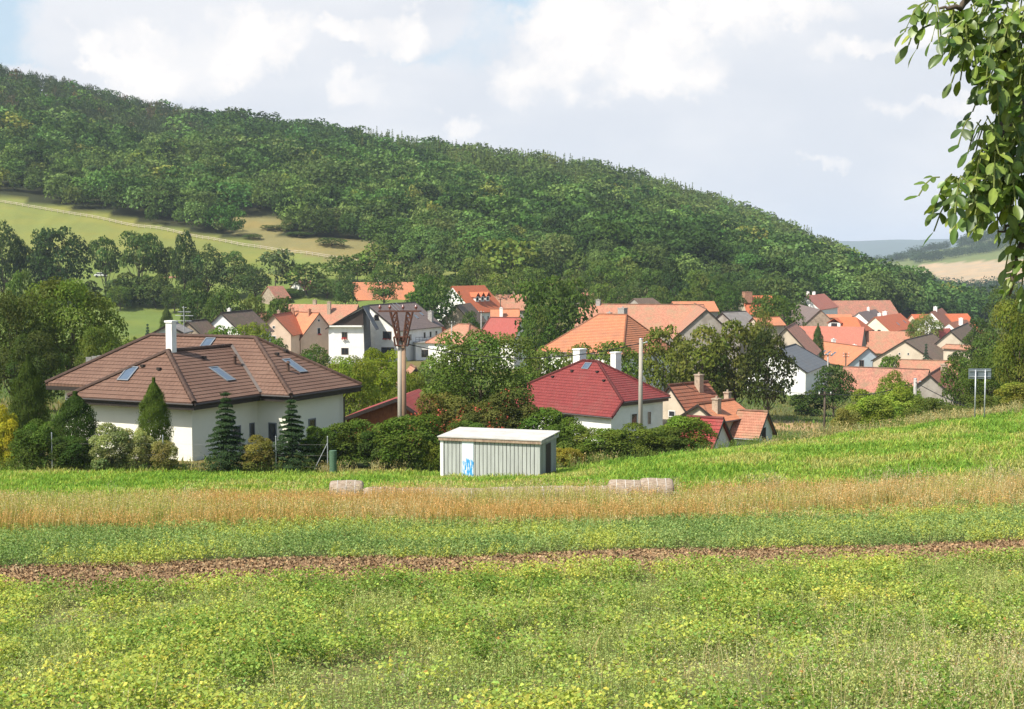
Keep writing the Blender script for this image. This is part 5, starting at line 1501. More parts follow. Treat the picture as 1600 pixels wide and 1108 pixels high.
def pylon():
    b = P(628, 600, 90); g = gz(b.x, 90); top = P(628, 529, 90).z; H = top - g
    root = empty('power_pylon', (b.x, 90, g), 0, 'twin concrete pylon with rusty lattice head in front of the white house', 'pylon')
    for sx in (-.125, .125):
        m_ = MB(); m_.tube([(sx, 0, -.3), (sx, 0, H * .5), (sx * .95, 0, H)], [.175, .155, .14], 14); m_.build('concrete_shaft', M['concrete' if sx < 0 else 'stained'], root, True)
    c = MB(); c.box(-.34, .34, -.2, .2, H - .12, H + .06); c.build('collar', M['rust'], root)
    bf = []
    def bar(mb, a, b_, r=.028): mb.tube([a, b_], r * 1.35, 5)
    h = 1.75
    lat = MB()
    for sy in (-.25, .25):
        for sx in (-1, 1):
            o1, o2 = (sx * .22, sy, H - .45), (sx * .72, sy * 1.3, H + h)
            i1, i2 = (sx * .10, sy, H - .1), (sx * .34, sy * 1.3, H + h)
            bar(lat, o1, o2, .04); bar(lat, i1, i2, .035)
            n = 5
            for i in range(n):
                a = Vector(o1).lerp(Vector(o2), i / n); b_ = Vector(i1).lerp(Vector(i2), (i + 1) / n); c_ = Vector(o1).lerp(Vector(o2), (i + 1) / n)
                bar(lat, a, b_); bar(lat, b_, c_)
        bar(lat, (-.5, sy, H + .1), (.5, sy, H + .1), .035); bar(lat, (-.42, sy, H - .45), (.42, sy, H - .45), .035)
        bar(lat, (-.5, sy, H + .1), (-.42, sy, H - .45), .03); bar(lat, (.5, sy, H + .1), (.42, sy, H - .45), .03)
    for sx in (-.7, -.34, .34, .7): bar(lat, (sx, -.33, H + h), (sx, .33, H + h))
    for sx in (-.22, .22): bar(lat, (sx, -.25, H - .45), (sx, .25, H - .45))
    lat.build('lattice_head', M['rust'], root)
    ca = MB()
    ca.obox((-.1, -.3, H + h), (1, 0, 0), (0, -1, 0), 2.7, .09, .07); ca.obox((-.1, .3, H + h), (1, 0, 0), (0, -1, 0), 2.7, .09, .07)
    for sx in (-1.44, -1.0, 1.24): bar(ca, (sx, -.33, H + h), (sx, .3, H + h), .03)
    ca.build('crossarm', M['rust'], root)
    for x in (-1.35, -.72, 0.12, .95):
        i_ = MB(); i_.tube([(x, -.3, H + h + .04), (x, -.3, H + h + .16), (x, -.3, H + h + .2), (x, -.3, H + h + .3), (x, -.3, H + h + .42)], [.03, .03, .1, .1, .04], 8)
        i_.build('insulator', surf('brown_porcelain', (.16, .04, .03), None, 2, .3, .6), root)
    sw = MB()
    for a, b_ in (((-.1, -.35, H + h + .05), (-.55, -.35, H + h + .5)), ((-.3, -.35, H + h + .05), (-.7, -.35, H + h + .42)), ((.1, .2, H + h + .1), (-.4, .2, H + h + .55))): sw.tube([a, b_], .02, 4)
    sw.build('switch_rods', M['steel'], root)
    return Vector((b.x + .35, 90, H + g - .35))
py = pylon()

def pole(u, vtop, d, r0, r1, mat, label, arms=0, name='utility_pole'):
    b = P(u, 600, d); g = gz(b.x, d); top = P(u, vtop, d); H = top.z - g
    root = empty(name, (b.x, d, g), 0, label, 'pole')
    m_ = MB(); m_.tube([(0, 0, -.3), (0, 0, H * .6), (0, 0, H)], [r0, (r0 + r1) / 2, r1], 12); m_.build('shaft', M[mat], root, True)
    c_ = MB()
    if arms == 0:
        c_.tube([(0, 0, H), (0, 0, H + .05)], [r1 * 1.15, r1 * .8], 10); c_.tube([(0, -.02, H - .3), (.35, -.02, H - .2)], .025, 5); c_.tube([(.3, -.02, H - .2), (.42, -.02, H - .2)], .06, 6)
        c_.build('bracket', M['steel'], root)
    else:
        for k in range(arms):
            cc = MB(); cc.obox((0, -r1, H - .25 - k * .5), (1, 0, 0), (0, -1, 0), 1.2, .1, .1)
            cross = cc.build('crossarm', M['darkwood'], root)
            for x in (-.5, .5):
                i_ = MB(); i_.tube([(x, -.1, H - .2 - k * .5), (x, -.1, H - .02 - k * .5)], .05, 6); i_.build('insulator', M['white'], cross)
    return Vector((b.x, d, top.z - .25))
sp_ = pole(1001, 530, 92, .155, .12, 'concrete', 'slim round concrete pole beside the wine-red roof')
lp_ = pole(1430, 592, 106, .15, .12, 'cap', 'short grey line pole among the wild shrubs at right')
dk_ = pole(1289, 612, 122, .11, .09, 'bark', 'dark wooden pole between chestnuts and wild hedge', 1)
v1 = pole(1293, 552, 205, .13, .10, 'cap', 'pale village pole in front of the orange skylight roof', 1)
v2 = pole(1321, 551, 255, .13, .10, 'bark', 'dark village pole with two arms against the orange skylight roof', 2)
v3 = pole(752, 486, 285, .14, .11, 'cap', 'pale village pole above the hipped old tiled cottage', 1)
v4 = pole(782, 466, 340, .14, .11, 'bark', 'thin village pole in front of the salmon long house', 1)
v5 = pole(706, 502, 250, .12, .10, 'cap', 'thin grey village pole at the foot of the grey stone farmhouse', 1)

def cable(a, b, sag, label, r=.022, pts=24):
    m_ = MB(); P_ = []
    for i in range(pts + 1):
        t = i / pts; p = Vector(a).lerp(Vector(b), t); p.z -= sag * 4 * t * (1 - t); P_.append(p)
    m_.tube(P_, r, 5)
    o = m_.build('power_cable', M['wire']); tag(o, label, 'cable')
cable(py, sp_, .95, 'black cable sagging between the twin pylon and the slim pole', .03)
c_end = P(1090, 612, 126); cable(sp_, c_end, .4, 'black cable from the slim pole down to the brown cottage', .025)
cable(dk_ + Vector((0, -.3, .2)), lp_, .55, 'black cable between the dark wooden pole and the short grey line pole', .03)
cable(lp_, P(1640, 668, 84), .5, 'black cable running from the short grey line pole to the right edge', .03)
cable(dk_ + Vector((0, -.3, .2)), P(1180, 604, 150), .3, 'black cable from the dark wooden pole towards the chestnut row', .025)

def road_sign():
    a = P(1513, 576, 75); b = P(1549, 592, 75)
    cx_ = (a.x + b.x) / 2; g = gz(cx_, 75)
    root = empty('road_sign', (cx_, 75, g), rad(4), 'blank grey back of a road sign on two steel posts', 'sign')
    w = b.x - a.x; zt, z0 = a.z - g, b.z - g
    m_ = MB(); m_.box(-w / 2, w / 2, -.015, .015, z0, zt); m_.build('board', M['signback'], root, bevel=.006)
    for z in (z0 + .12, zt - .12):
        r = MB(); r.box(-w / 2 + .03, w / 2 - .03, -.045, -.018, z - .02, z + .02); r.build('rail', M['steel'], root)
    for x in (-.26, .27):
        q = MB(); q.tube([(x, -.08, -.3), (x, -.08, zt - .05)], .035, 10); q.build('post', M['steel'], root, True)
road_sign()

for i, u in enumerate((79, 165, 253, 343, 430, 511)):
    b = P(u, 600, 75.2 + .15 * i); g = gz(b.x, b.y)
    lbl = ['first', 'second', 'third', 'fourth', 'fifth', 'sixth'][i] + ' thin grey fence post from the left along the villa garden'
    root = empty('fence_post', (b.x, b.y, g), 0, lbl, 'fence post', 'garden fence posts')
    m_ = MB(); m_.tube([(0, 0, -.2), (0, 0, 2.05 - .12 * (i > 1))], .03, 8); m_.build('post', M['steel'], root)
    c_ = MB(); c_.tube([(0, 0, 2.05 - .12 * (i > 1)), (0, 0, 2.09 - .12 * (i > 1))], [.036, .02], 8); c_.build('cap', M['steel'], root)
    if i == 5:
        m_ = MB(); m_.tube([(0, 0, 1.6), (-.8, 0, 0)], .022, 6); m_.build('strut', M['steel'], root)
# wire between the posts
pts_ = [P(u, 600, 75.2 + .15 * i) for i, u in enumerate((79, 165, 253, 343, 430, 511))]
fm_ = empty('wire_fence', (pts_[0].x, pts_[0].y, gz(pts_[0].x, pts_[0].y)), 0, 'thin wire mesh fence strung along the villa garden', 'fence')
for k, zz in enumerate((.3, .9, 1.5)):
    m_ = MB(); m_.tube([(p.x - pts_[0].x, p.y - pts_[0].y - .035, gz(p.x, p.y) - gz(pts_[0].x, pts_[0].y) + zz) for p in pts_], .003, 4); m_.build('wire', M['cap'], fm_)
gr_ = P(517, 700, 75.6); g = gz(gr_.x, gr_.y)
m_ = MB(); m_.tube([(0, 0, 0), (0, 0, 1.25)], .2, 14); m_.tube([(0, 0, 1.252), (.0, 0, 1.26)], [.12, .1], 12)
o = m_.build('mesh_roll', surf('green_mesh', (.09, .16, .10), (.05, .1, .06), 20)); o.location = (gr_.x + .15, gr_.y - .3, g); tag(o, 'green roll of wire mesh leaning by the last garden fence post', 'mesh roll')

# garden slat fence behind the villa
a = P(134, 560, 106); g = gz(a.x, 106)
root = empty('slat_fence', (a.x, 106, g), rad(12), 'grey board fence panel behind the left slope of the villa roof', 'fence')
for i in range(5):
    m_ = MB(); m_.box(i * .42, i * .42 + .38, 0, .04, 0, a.z - g + .1 + i * .06); m_.build('panel', M['cap'], root)

# rail fence along the lower edge of the wood
def rail_fence():
    U_ = np.arange(-60, 575, 9.0)
    D_ = edge_of_wood(U_) - 9
    pts = [Vector(((u - 800) / F * d, d, 0)) for u, d in zip(U_, D_)]
    for p in pts: p.z = gz(p.x, p.y)
    root = empty('rail_fence', pts[0], 0, 'long pale wooden rail fence dividing pasture and wood', 'fence')
    wood_ = surf('weathered_rails', (.50, .43, .33), (.33, .28, .22), 2)
    o = pts[0]
    for p in pts:
        m_ = MB(); q = p - o; m_.box(q.x - .09, q.x + .09, q.y - .09, q.y + .09, q.z - .2, q.z + 1.35); m_.build('post', wood_, root)
    for zz in (.55, 1.1):
        m_ = MB(); m_.tube([p - o + Vector((0, -.11, zz)) for p in pts], .09, 4); m_.build('rail', wood_, root)
rail_fence()

# round straw bales in a row
def bales():
    ms, N, out = mat_new('straw')
    t = N.new('ShaderNodeTexCoord').outputs['Object']
    st = N.noise(N.vm('MULTIPLY', t, (3, 22, 22)), 1.6, 5, .7); b = N.noise(t, 3, 5, .6)
    c = N.mix(N.ramp(st, .35, .65), (.46, .37, .28), (.23, .17, .12)); c = N.mix(N.ramp(b, .5, .75), c, (.40, .34, .29))
    principled(N, out, c, .95, .1, 0, st, .9, .06)
    src = None
    us = [541, 594, 642, 690, 738, 786, 834, 880, 928, 977, 1026]
    for i, u in enumerate(us):
        rnd = random.Random(i)
        d = 48.2 + rnd.uniform(-.15, .15)
        b_ = P(u, 700, d); g = gz(b_.x, d)
        root = empty('straw_bale', (b_.x, d, g), rad(rnd.uniform(-7, 7)), None, 'straw bale', 'straw bales in a row in the tall grass')
        root['label'] = ['leftmost', 'second', 'third', 'fourth', 'fifth', 'sixth', 'seventh', 'eighth', 'ninth', 'second last', 'rightmost'][i] + ' big round straw bale in the row behind the orange grass'
        R_ = (.47 if i in (0, 9, 10) else .36) * rnd.uniform(.97, 1.03)
        if src is None or True:
            m_ = MB(); n = 26; rr = random.Random(i * 3 + 1)
            k_w = 48.2 / 51.5; prof = [(-.62, .0), (-.62, .80), (-.58, .93), (-.5, 1.0), (-.17, 1.02), (.17, 1.01), (.5, 1.0), (.58, .93), (.62, .80), (.62, 0)]
            rings = []
            for (x, k) in prof:
                rings.append([Vector((x * k_w * (1 if i not in (2, 5) else .92) + rr.uniform(-.015, .015), math.cos(2 * math.pi * j / n) * R_ * k * rr.uniform(.94, 1.04), R_ * .97 + math.sin(2 * math.pi * j / n) * R_ * k * rr.uniform(.965, 1.03) * .97)) for j in range(n)])
            for a in range(len(rings) - 1):
                for j in range(n):
                    j2 = (j + 1) % n
                    m_.face([rings[a][j], rings[a][j2], rings[a + 1][j2], rings[a + 1][j]])
            m_.build('straw', ms, root, True)
            tw = MB()
            for x in (-.3, 0, .3):
                tw.tube([(x, math.cos(2 * math.pi * j / 20) * R_ * 1.025, R_ * .97 + math.sin(2 * math.pi * j / 20) * R_ * 1.0) for j in range(21)], .006, 4, caps=False)
            t_ = tw.build('twine', M['white'], root)
bales()

# small white car beyond the hedge
def car():
    b = P(158, 458, 452); g = gz(b.x, 452)
    root = empty('parked_car', (b.x, 452, g), rad(8), 'small white car parked beyond the hedge left of the belt of trees', 'car')
    m_ = MB()
    pr = [(-2, .35), (-2, .8), (-1.55, .95), (-1.0, 1.42), (.5, 1.45), (1.15, .98), (1.95, .85), (2.05, .4)]
    for y in (-.8, .8): m_.face([(x, y, z) for x, z in pr])
    for i in range(len(pr)):
        p, q = pr[i], pr[(i + 1) % len(pr)]; m_.face([(p[0], -.8, p[1]), (q[0], -.8, q[1]), (q[0], .8, q[1]), (p[0], .8, p[1])])
    m_.build('body', surf('white_car_paint', (.8, .8, .8), None, 2, .3, .5), root, bevel=.05)
    for x0, x1, z0, z1 in ((-1.3, -.3, .98, 1.34), (-.2, .85, .98, 1.34)):
        q = MB(); q.face([(x0 - .15, -.805, z0), (x1, -.805, z0), (x1 - (.3 if x0 > -.5 else 0), -.805, z1), (x0 + .1, -.805, z1)]); q.face([(x0 - .15, -.815, z0), (x1, -.815, z0), (x1 - (.3 if x0 > -.5 else 0), -.815, z1), (x0 + .1, -.815, z1)]); q.build('window', M['glass'], root)
    for x in (-1.25, 1.3):
        for y in (-.82, .66):
            q = MB(); q.tube([(x, y, .33), (x, y + .16, .33)], .33, 16); q.build('wheel', M['wire'], root)
car()

# white metal frames behind the ridge of the longest orange roof
b = P(597, 441, 424); g = b.z - .6
root = empty('frame_rack', (b.x, 428, g), 0, 'white metal frames standing behind the ridge of the longest orange roof', 'rack')
for x in (-2.1, -.7, .7, 1.9):
    for dx in (-.5, .5):
        m_ = MB(); m_.tube([(x + dx, 0, 0), (x + dx, 0, 1.9)], .07, 4); m_.build('upright', M['white'], root)
for zz in (1.0, 1.85):
    m_ = MB(); m_.tube([(-2.6, 0, zz), (2.4, 0, zz)], .07, 4); m_.build('crossbar', M['white'], root)
for x in (-2.6, 2.4):
    m_ = MB(); m_.tube([(x, 0, -9), (x, 0, 0.01)], .09, 4); m_.build('upright', M['white'], root)

# ============================================================ low plants
R8 = np.random.RandomState(21)
def infield(n, y0, y1, u0=-420, u1=2020, pw=2.0):
    """points spread evenly over the ground that the picture can see"""
    n = int(n * 1.3); t = R8.rand(n); Y = np.sqrt(y0 ** 2 + t * (y1 ** 2 - y0 ** 2)); U = R8.uniform(u0, u1, n)
    return (U - 800) / F * Y, Y, U
def blades(X, Y, Z, h, w, lean, cb, ct, bend=0.3):
    n = len(X); a = R8.rand(n) * 2 * np.pi; la = R8.rand(n) * 2 * np.pi
    dx = np.cos(a) * w / 2; dy = np.sin(a) * w / 2
    lx = np.cos(la) * lean * h; ly = np.sin(la) * lean * h
    b0 = np.stack([X - dx, Y - dy, Z], 1); b1 = np.stack([X + dx, Y + dy, Z], 1)
    m1 = np.stack([X + dx * .8 + lx * bend, Y + dy * .8 + ly * bend, Z + h * .6], 1); m0 = np.stack([X - dx * .8 + lx * bend, Y - dy * .8 + ly * bend, Z + h * .6], 1)
    t0 = np.stack([X - dx * .15 + lx, Y - dy * .15 + ly, Z + h], 1); t1 = np.stack([X + dx * .15 + lx, Y + dy * .15 + ly, Z + h], 1)
    V = np.stack([b0, b1, m1, m0, m0, m1, t1, t0], 1).reshape(-1, 3)
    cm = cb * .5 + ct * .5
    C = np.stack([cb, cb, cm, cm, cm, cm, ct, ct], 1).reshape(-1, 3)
    return V, C
def stuffmesh(name, parts, mat, label, cat='plants'):
    V = np.concatenate([p[0] for p in parts]); C = np.concatenate([p[1] for p in parts]).clip(.004, .95)
    o = np_mesh(name, V, np.arange(len(V)), 4, mat, C)
    tag(o, label, cat, kind='stuff'); print(name, len(V) // 4)
    return o
def jit(base, n, l=.2, h=.1):
    k = 1 + l * R8.normal(size=(n, 1)).clip(-2, 2.5)
    hh = h * R8.normal(size=n)
    c = np.tile(np.asarray(base, float), (n, 1)) * k
    c[:, 0] *= 1 + hh; c[:, 2] *= 1 - hh * .5
    return c.clip(.004, .95)
def leaves(P3, N3, size, col, asp=.7, fold=.12):
    V = leafquads(P3, N3, size, R8, asp, fold)
    return V, np.repeat(col, 4, axis=0)

def crop():
    out = []
    sf = lambda X, Y: Y - 0.235 * X
    wob = lambda X: (fbm(X / 1.5, X * 0 + 3, 3) - .5) * .7 + .2 * np.exp(-((X - .8) / 2.2) ** 2)
    # bean-like plants in loose patches, yellowing in places
    X, Y, U = infield(6400, 11.5, 29)
    patch = fbm(X / 1.1, Y / 1.1, 3)
    keep = (sf(X, Y) < 24.8 + wob(X)) & ((patch > .45) | (sf(X, Y) > 23.8)) & ~((U > 1150) & (Y < 17.5) & (R8.rand(len(X)) < .75))
    X, Y = X[keep], Y[keep]; n = len(X); k = 52
    yel = fbm(X / 2.3 + 9, Y / 2.3, 3)
    z = height(X, Y)
    hp = R8.uniform(.20, .42, n)
    px = np.repeat(X, k) + R8.normal(size=n * k) * .1; py_ = np.repeat(Y, k) + R8.normal(size=n * k) * .1
    pz = np.repeat(z, k) + np.repeat(hp, k) * (.25 + .8 * R8.rand(n * k) ** .7)
    yk = np.repeat(yel + .13 * R8.normal(size=n), k)
    green = jit((.25, .34, .075), n * k, .22, .1); yellow = jit((.48, .47, .10), n * k, .2, .08); dark = jit((.14, .22, .042), n * k, .2, .1); mid = jit((.36, .41, .085), n * k, .2, .08)
    col = np.where((yk > .76)[:, None], yellow, np.where((yk > .52)[:, None], mid, np.where((yk < .36)[:, None], dark, green)))
    r = R8.rand(n * k); br = jit((.33, .20, .07), n * k); col = np.where((r < .02)[:, None], br, col)
    N3 = np.stack([R8.normal(size=n * k) * .6, R8.normal(size=n * k) * .6 - .1, np.ones(n * k)], 1)
    out.append(leaves(np.stack([px, py_, pz], 1), N3, R8.uniform(.026, .058, n * k), col, .8, .12))
    stuffmesh('crop_plants', out, M['grass'], 'yellowing leafy crop with green patches filling the foreground field', 'crop')
    out = []
    # feathery grey-green weeds between them
    X, Y, U = infield(19000, 11.5, 29)
    dens = fbm(X / 2.0 + 30, Y / 2.0, 3)
    keep = (sf(X, Y) < 24.9 + wob(X)) & (dens > .33) & ((fbm(X / 1.1, Y / 1.1, 3) < .52) | (R8.rand(len(X)) < .55))
    X, Y = X[keep], Y[keep]; n = len(X); k = 26
    z = height(X, Y); hp = R8.uniform(.14, .34, n) + .45 * np.clip(fbm(X / .7 + 11, Y / .7, 2) - .45, 0, 1)
    t = R8.rand(n * k)
    lx, ly = R8.normal(size=n) * .06, R8.normal(size=n) * .06
    px = np.repeat(X, k) + np.repeat(lx, k) * t + R8.normal(size=n * k) * .045 * (1.2 - t); py_ = np.repeat(Y, k) + np.repeat(ly, k) * t + R8.normal(size=n * k) * .045 * (1.2 - t)
    pz = np.repeat(z, k) + np.repeat(hp, k) * t
    tone = np.repeat(fbm(X / 1.3, Y / 1.3 + 5, 2), k)
    col = np.where((tone > .55)[:, None], jit((.46, .49, .18), n * k, .2, .06), jit((.35, .42, .14), n * k, .2, .08))
    N3 = R8.normal(size=(n * k, 3)) + np.array([0, 0, .5])
    out.append(leaves(np.stack([px, py_, pz], 1), N3, R8.uniform(.016, .036, n * k), col, .45, .05))
    cb = jit((.16, .20, .06), n); V, C = blades(X, Y, z, hp, .008, .12, cb, cb * 1.2); out.append((V, C))
    stuffmesh('field_weeds', out, M['grass'], 'feathery grey-green weeds growing through the crop', 'weeds')
    out = []
    # low ground cover
    X, Y, U = infield(120000, 11.5, 29); keep = sf(X, Y) < 25.0 + wob(X); X, Y = X[keep], Y[keep]; n = len(X)
    z = height(X, Y) + R8.rand(n) * .11
    tone = fbm(X / .9, Y / .9 + 50, 3)
    col = np.where((tone > .5)[:, None], jit((.40, .44, .15), n, .25, .1), jit((.26, .34, .10), n, .25, .1))
    col = np.where((R8.rand(n) < .07)[:, None], jit((.40, .32, .15), n, .2), col)
    N3 = np.stack([R8.normal(size=n) * .6, R8.normal(size=n) * .6, np.ones(n)], 1)
    out.append(leaves(np.stack([X, Y, z], 1), N3, R8.uniform(.025, .055, n), col, .6, .05))
    stuffmesh('ground_cover', out, M['grass'], 'low mixed herbs covering the soil under the crop', 'ground cover')
    out = []
    # dry grass stalks, thickest at the lower right
    X, Y, U = infield(15000, 11.5, 26)
    wgt = .95 * np.clip((U - 950) / 750, 0, 1) * np.clip((20 - Y) / 6, 0, 1) + .03
    cl = fbm(X / .8, Y / .8 + 70, 3)
    keep = (R8.rand(len(X)) < wgt) & (cl > .42); X, Y = X[keep], Y[keep]; n = len(X); z = height(X, Y)
    h = R8.uniform(.25, .62, n)
    g = (R8.rand(n) < .5)[:, None]
    cb = np.where(g, jit((.22, .25, .08), n), jit((.38, .30, .15), n)); ct = jit((.56, .46, .27), n, .15)
    V, C = blades(X, Y, z, h, .008, .3, cb, ct, .25); out.append((V, C))
    m = 9
    pa = R8.rand(n * m); px = np.repeat(X, m) + R8.normal(size=n * m) * .022; py_ = np.repeat(Y, m) + R8.normal(size=n * m) * .022; pz = np.repeat(z + h * .8, m) + pa * np.repeat(h, m) * .25
    out.append(leaves(np.stack([px, py_, pz], 1), R8.normal(size=(n * m, 3)), R8.uniform(.012, .03, n * m), jit((.58, .49, .30), n * m, .18), .4))
    stuffmesh('dry_grass', out, M['grass'], 'straw-coloured dry grass stalks at the lower right of the field', 'grass')
crop()

def soil_clods():
    X, Y, U = infield(42000, 23, 34); s_ = Y - .235 * X; keep = (s_ > 25.5) & (s_ < 30.0); X, Y = X[keep], Y[keep]; n = len(X); z = height(X, Y)
    P3 = np.stack([X, Y, z + .01], 1)
    out = []
    sz = R8.uniform(.02, .085, n) ** 1.0
    col = jit((.29, .195, .105), n, .25, .05)
    for k in range(3):
        N3 = R8.normal(size=(n, 3)) + np.array([0, -.2, .8]); out.append(leaves(P3 + R8.normal(size=(n, 3)) * .02 * np.array([1, 1, .6]), N3, sz, col * (1 - .06 * k), .9, .2))
    stuffmesh('soil_clods', out, surf_attr, 'crumbly reddish clods of bare earth along the field track', 'soil')
surf_attr, N_, out_ = mat_new('earth_clods')
at_ = N_.new('ShaderNodeAttribute'); at_.attribute_name = 'col'
principled(N_, out_, at_.outputs[0], .95, .1)
soil_clods()

def belt():
    sf = lambda X, Y: Y - 0.235 * X
    out = []
    # green weeds behind the track, some beside it
    X, Y, U = infield(26000, 23, 45); s_ = sf(X, Y)
    e = fbm(X / 2.5, Y * 0 + 2, 3) * 1.6
    dn = fbm(X / 1.8 + 8, Y / 1.8, 3)
    keep = ((s_ > 29.5 + (e - .8) * .7) & (s_ < 38.8)) 
    X, Y, s_ = X[keep], Y[keep], s_[keep]; n = len(X); k = 22; z = height(X, Y)
    hp = R8.uniform(.16, .42, n) * np.clip((s_ - 27) / 3, .4, 1.0) * (1 + .5 * (fbm(X / 3, Y / 3 + 40, 2) - .5))
    t = R8.rand(n * k) ** .8
    px = np.repeat(X, k) + R8.normal(size=n * k) * .09 * (1.15 - t); py_ = np.repeat(Y, k) + R8.normal(size=n * k) * .09 * (1.15 - t); pz = np.repeat(z, k) + np.repeat(hp, k) * t
    tone = np.repeat(fbm(X / 2.2, Y / 2.2 + 5, 3) + .1 * R8.normal(size=n), k)
    col = np.where((tone > .62)[:, None], jit((.40, .44, .10), n * k, .2, .08), np.where((tone > .40)[:, None], jit((.29, .37, .125), n * k, .2, .08), jit((.20, .29, .095), n * k, .2, .08)))
    out.append(leaves(np.stack([px, py_, pz], 1), R8.normal(size=(n * k, 3)) + np.array([0, -.1, .7]), R8.uniform(.03, .065, n * k), col, .6, .08))
    stuffmesh('verge_weeds', out, M['grass'], 'dense green weeds in a band behind the bare earth track', 'weeds')
    out = []
    # tall orange-brown grass
    X, Y, U = infield(95000, 33, 58); s_ = sf(X, Y)
    edge = (fbm(X / 4, Y * 0 + 9, 4) - .5) * 8
    keep = (s_ > 36.2 + edge * .5 + R8.rand(len(X)) * 1.5) & (s_ < np.interp(U, [0, 1000, 1600], [48.5, 47.8, 43.3]) + edge * .3) & (fbm(X / 1.3, Y / 1.3, 2) > .3)
    keep &= ~((np.abs(Y - 48.2) < .55) & (X > -6.6) & (X < 5.6))
    X, Y, s_ = X[keep], Y[keep], s_[keep]; U_k = U[keep]; n = len(X); z = height(X, Y)
    big = fbm(X / 6 + 4, Y / 3 + 4, 3)
    h = R8.uniform(.42, .82, n) * np.clip((s_ - 34.5) / 4, .45, 1)
    orange = jit((.62, .37, .155), n, .18, .07); tan = jit((.64, .51, .29), n, .16); olive = jit((.44, .42, .12), n, .2)
    ct = np.where((big > .56)[:, None], orange, np.where((big > .42)[:, None], np.where((R8.rand(n) < .5)[:, None], orange, tan), np.where((R8.rand(n) < .6)[:, None], olive, tan)))
    cb = jit((.27, .30, .08), n, .2)
    h *= 1 + .25 * ((U_k > 580) & (U_k < 950) & (s_ > 43) & (Y < 48))
    V, C = blades(X, Y, z, h, .016, .16, cb, ct * .9, .3); out.append((V, C))
    m = 4
    px = np.repeat(X, m) + R8.normal(size=n * m) * .05; py_ = np.repeat(Y, m) + R8.normal(size=n * m) * .05; pz = np.repeat(z + h * .62, m) + R8.rand(n * m) * np.repeat(h, m) * .42
    out.append(leaves(np.stack([px, py_, pz], 1), R8.normal(size=(n * m, 3)), R8.uniform(.03, .06, n * m), np.repeat(ct, m, 0) * (1 + .15 * R8.normal(size=(n * m, 1))), .35))
    stuffmesh('orange_grass', out, M['grass'], 'tall orange-brown ripe grass in a band across the field', 'grass')
    out = []
    # taller pale stalks and thistles along the bales
    X, Y, U = infield(9000, 46, 56); s_ = sf(X, Y); keep = (s_ > np.interp(U, [0, 1000, 1600], [45.5, 45.5, 41.5])) & (s_ < np.interp(U, [0, 1000, 1600], [50, 50, 45.5])) & (np.abs(Y - 48.2) > .5) & (fbm(X / 1.1 + 60, Y / 4, 3) > np.where((U > 480) & (U < 1080), .40, .52)); X, Y = X[keep], Y[keep]; n = len(X); z = height(X, Y)
    h = R8.uniform(.45, .95, n); gr = (R8.rand(n) < .42)[:, None]
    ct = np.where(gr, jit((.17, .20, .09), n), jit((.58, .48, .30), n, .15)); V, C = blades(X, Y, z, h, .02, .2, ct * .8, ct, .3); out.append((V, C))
    m = 12
    px = np.repeat(X, m) + R8.normal(size=n * m) * .07; py_ = np.repeat(Y, m) + R8.normal(size=n * m) * .07; pz = np.repeat(z + h * .35, m) + R8.rand(n * m) * np.repeat(h, m) * .68
    out.append(leaves(np.stack([px, py_, pz], 1), R8.normal(size=(n * m, 3)), R8.uniform(.03, .08, n * m), np.repeat(ct, m, 0), .35))
    stuffmesh('tall_stalks', out, M['grass'], 'tall pale stalks and thistles standing around the straw bales', 'grass')
    out = []
    # the mown bright lawn
    X, Y, U = infield(225000, 44, 90); s_ = sf(X, Y)
    far_edge = np.interp(U, [0, 900, 1100, 1600], [77, 77, 80, 84])
    keep = (s_ > np.interp(U, [0, 1000, 1600], [47.8, 47, 42.8])) & (Y < far_edge); X, Y, U = X[keep], Y[keep], U[keep]; n = len(X); z = height(X, Y)
    pt = fbm(X / 3.5, Y / 3.5, 4)
    dryr = np.clip((U - 1250) / 350, 0, 1) * .1
    ct = np.where((pt + dryr + .05 * R8.normal(size=n) > .60)[:, None], jit((.42, .42, .13), n, .18), np.where((pt > .42)[:, None], jit((.30, .41, .075), n, .18), jit((.215, .345, .055), n, .18)))
    h = R8.uniform(.05, .17, n) * (1 + .8 * (fbm(X / 1.5, Y / 1.5, 2) > .62))
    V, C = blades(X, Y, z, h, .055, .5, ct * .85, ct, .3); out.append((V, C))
    stuffmesh('lawn_grass', out, M['grass'], 'bright green short grass of the meadow strip before the gardens', 'grass')
    out = []
    # rough weeds at the far edge of the lawn and along the garden fence
    X, Y, U = infield(26000, 73, 90); fe = np.interp(U, [0, 500, 880, 1000, 1100, 1600], [75.3, 75.8, 76, 78, 78, 77]); rag = fbm(X / 2, Y / 2, 3)
    dep = np.interp(U, [0, 600, 1000, 1140, 1240, 1600], [2.0, 1.6, 1.6, 2.0, 9, 12])
    keep = (Y > fe - .6) & (Y < fe + dep) & (rag > .36) & ~((U > 672) & (U < 885) & (Y > 70) & (Y < 76.2)); X, Y, U = X[keep], Y[keep], U[keep]; n = len(X); z = height(X, Y); k = 8
    h = R8.uniform(.25, .75, n) * (.6 + .8 * fbm(X / 3, Y / 3 + 3, 2))
    dry = (fbm(X / 4 + 5, Y / 4, 3) + np.interp(U, [0, 1000, 1200, 1600], [-.1, -.02, .12, .06]) > .52)[:, None]
    ct = np.where(dry, jit((.42, .36, .17), n, .2), jit((.15, .205, .05), n, .22))
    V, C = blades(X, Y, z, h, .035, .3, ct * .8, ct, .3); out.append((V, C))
    px = np.repeat(X, k) + R8.normal(size=n * k) * .1; py_ = np.repeat(Y, k) + R8.normal(size=n * k) * .1; pz = np.repeat(z, k) + R8.rand(n * k) * np.repeat(h, k)
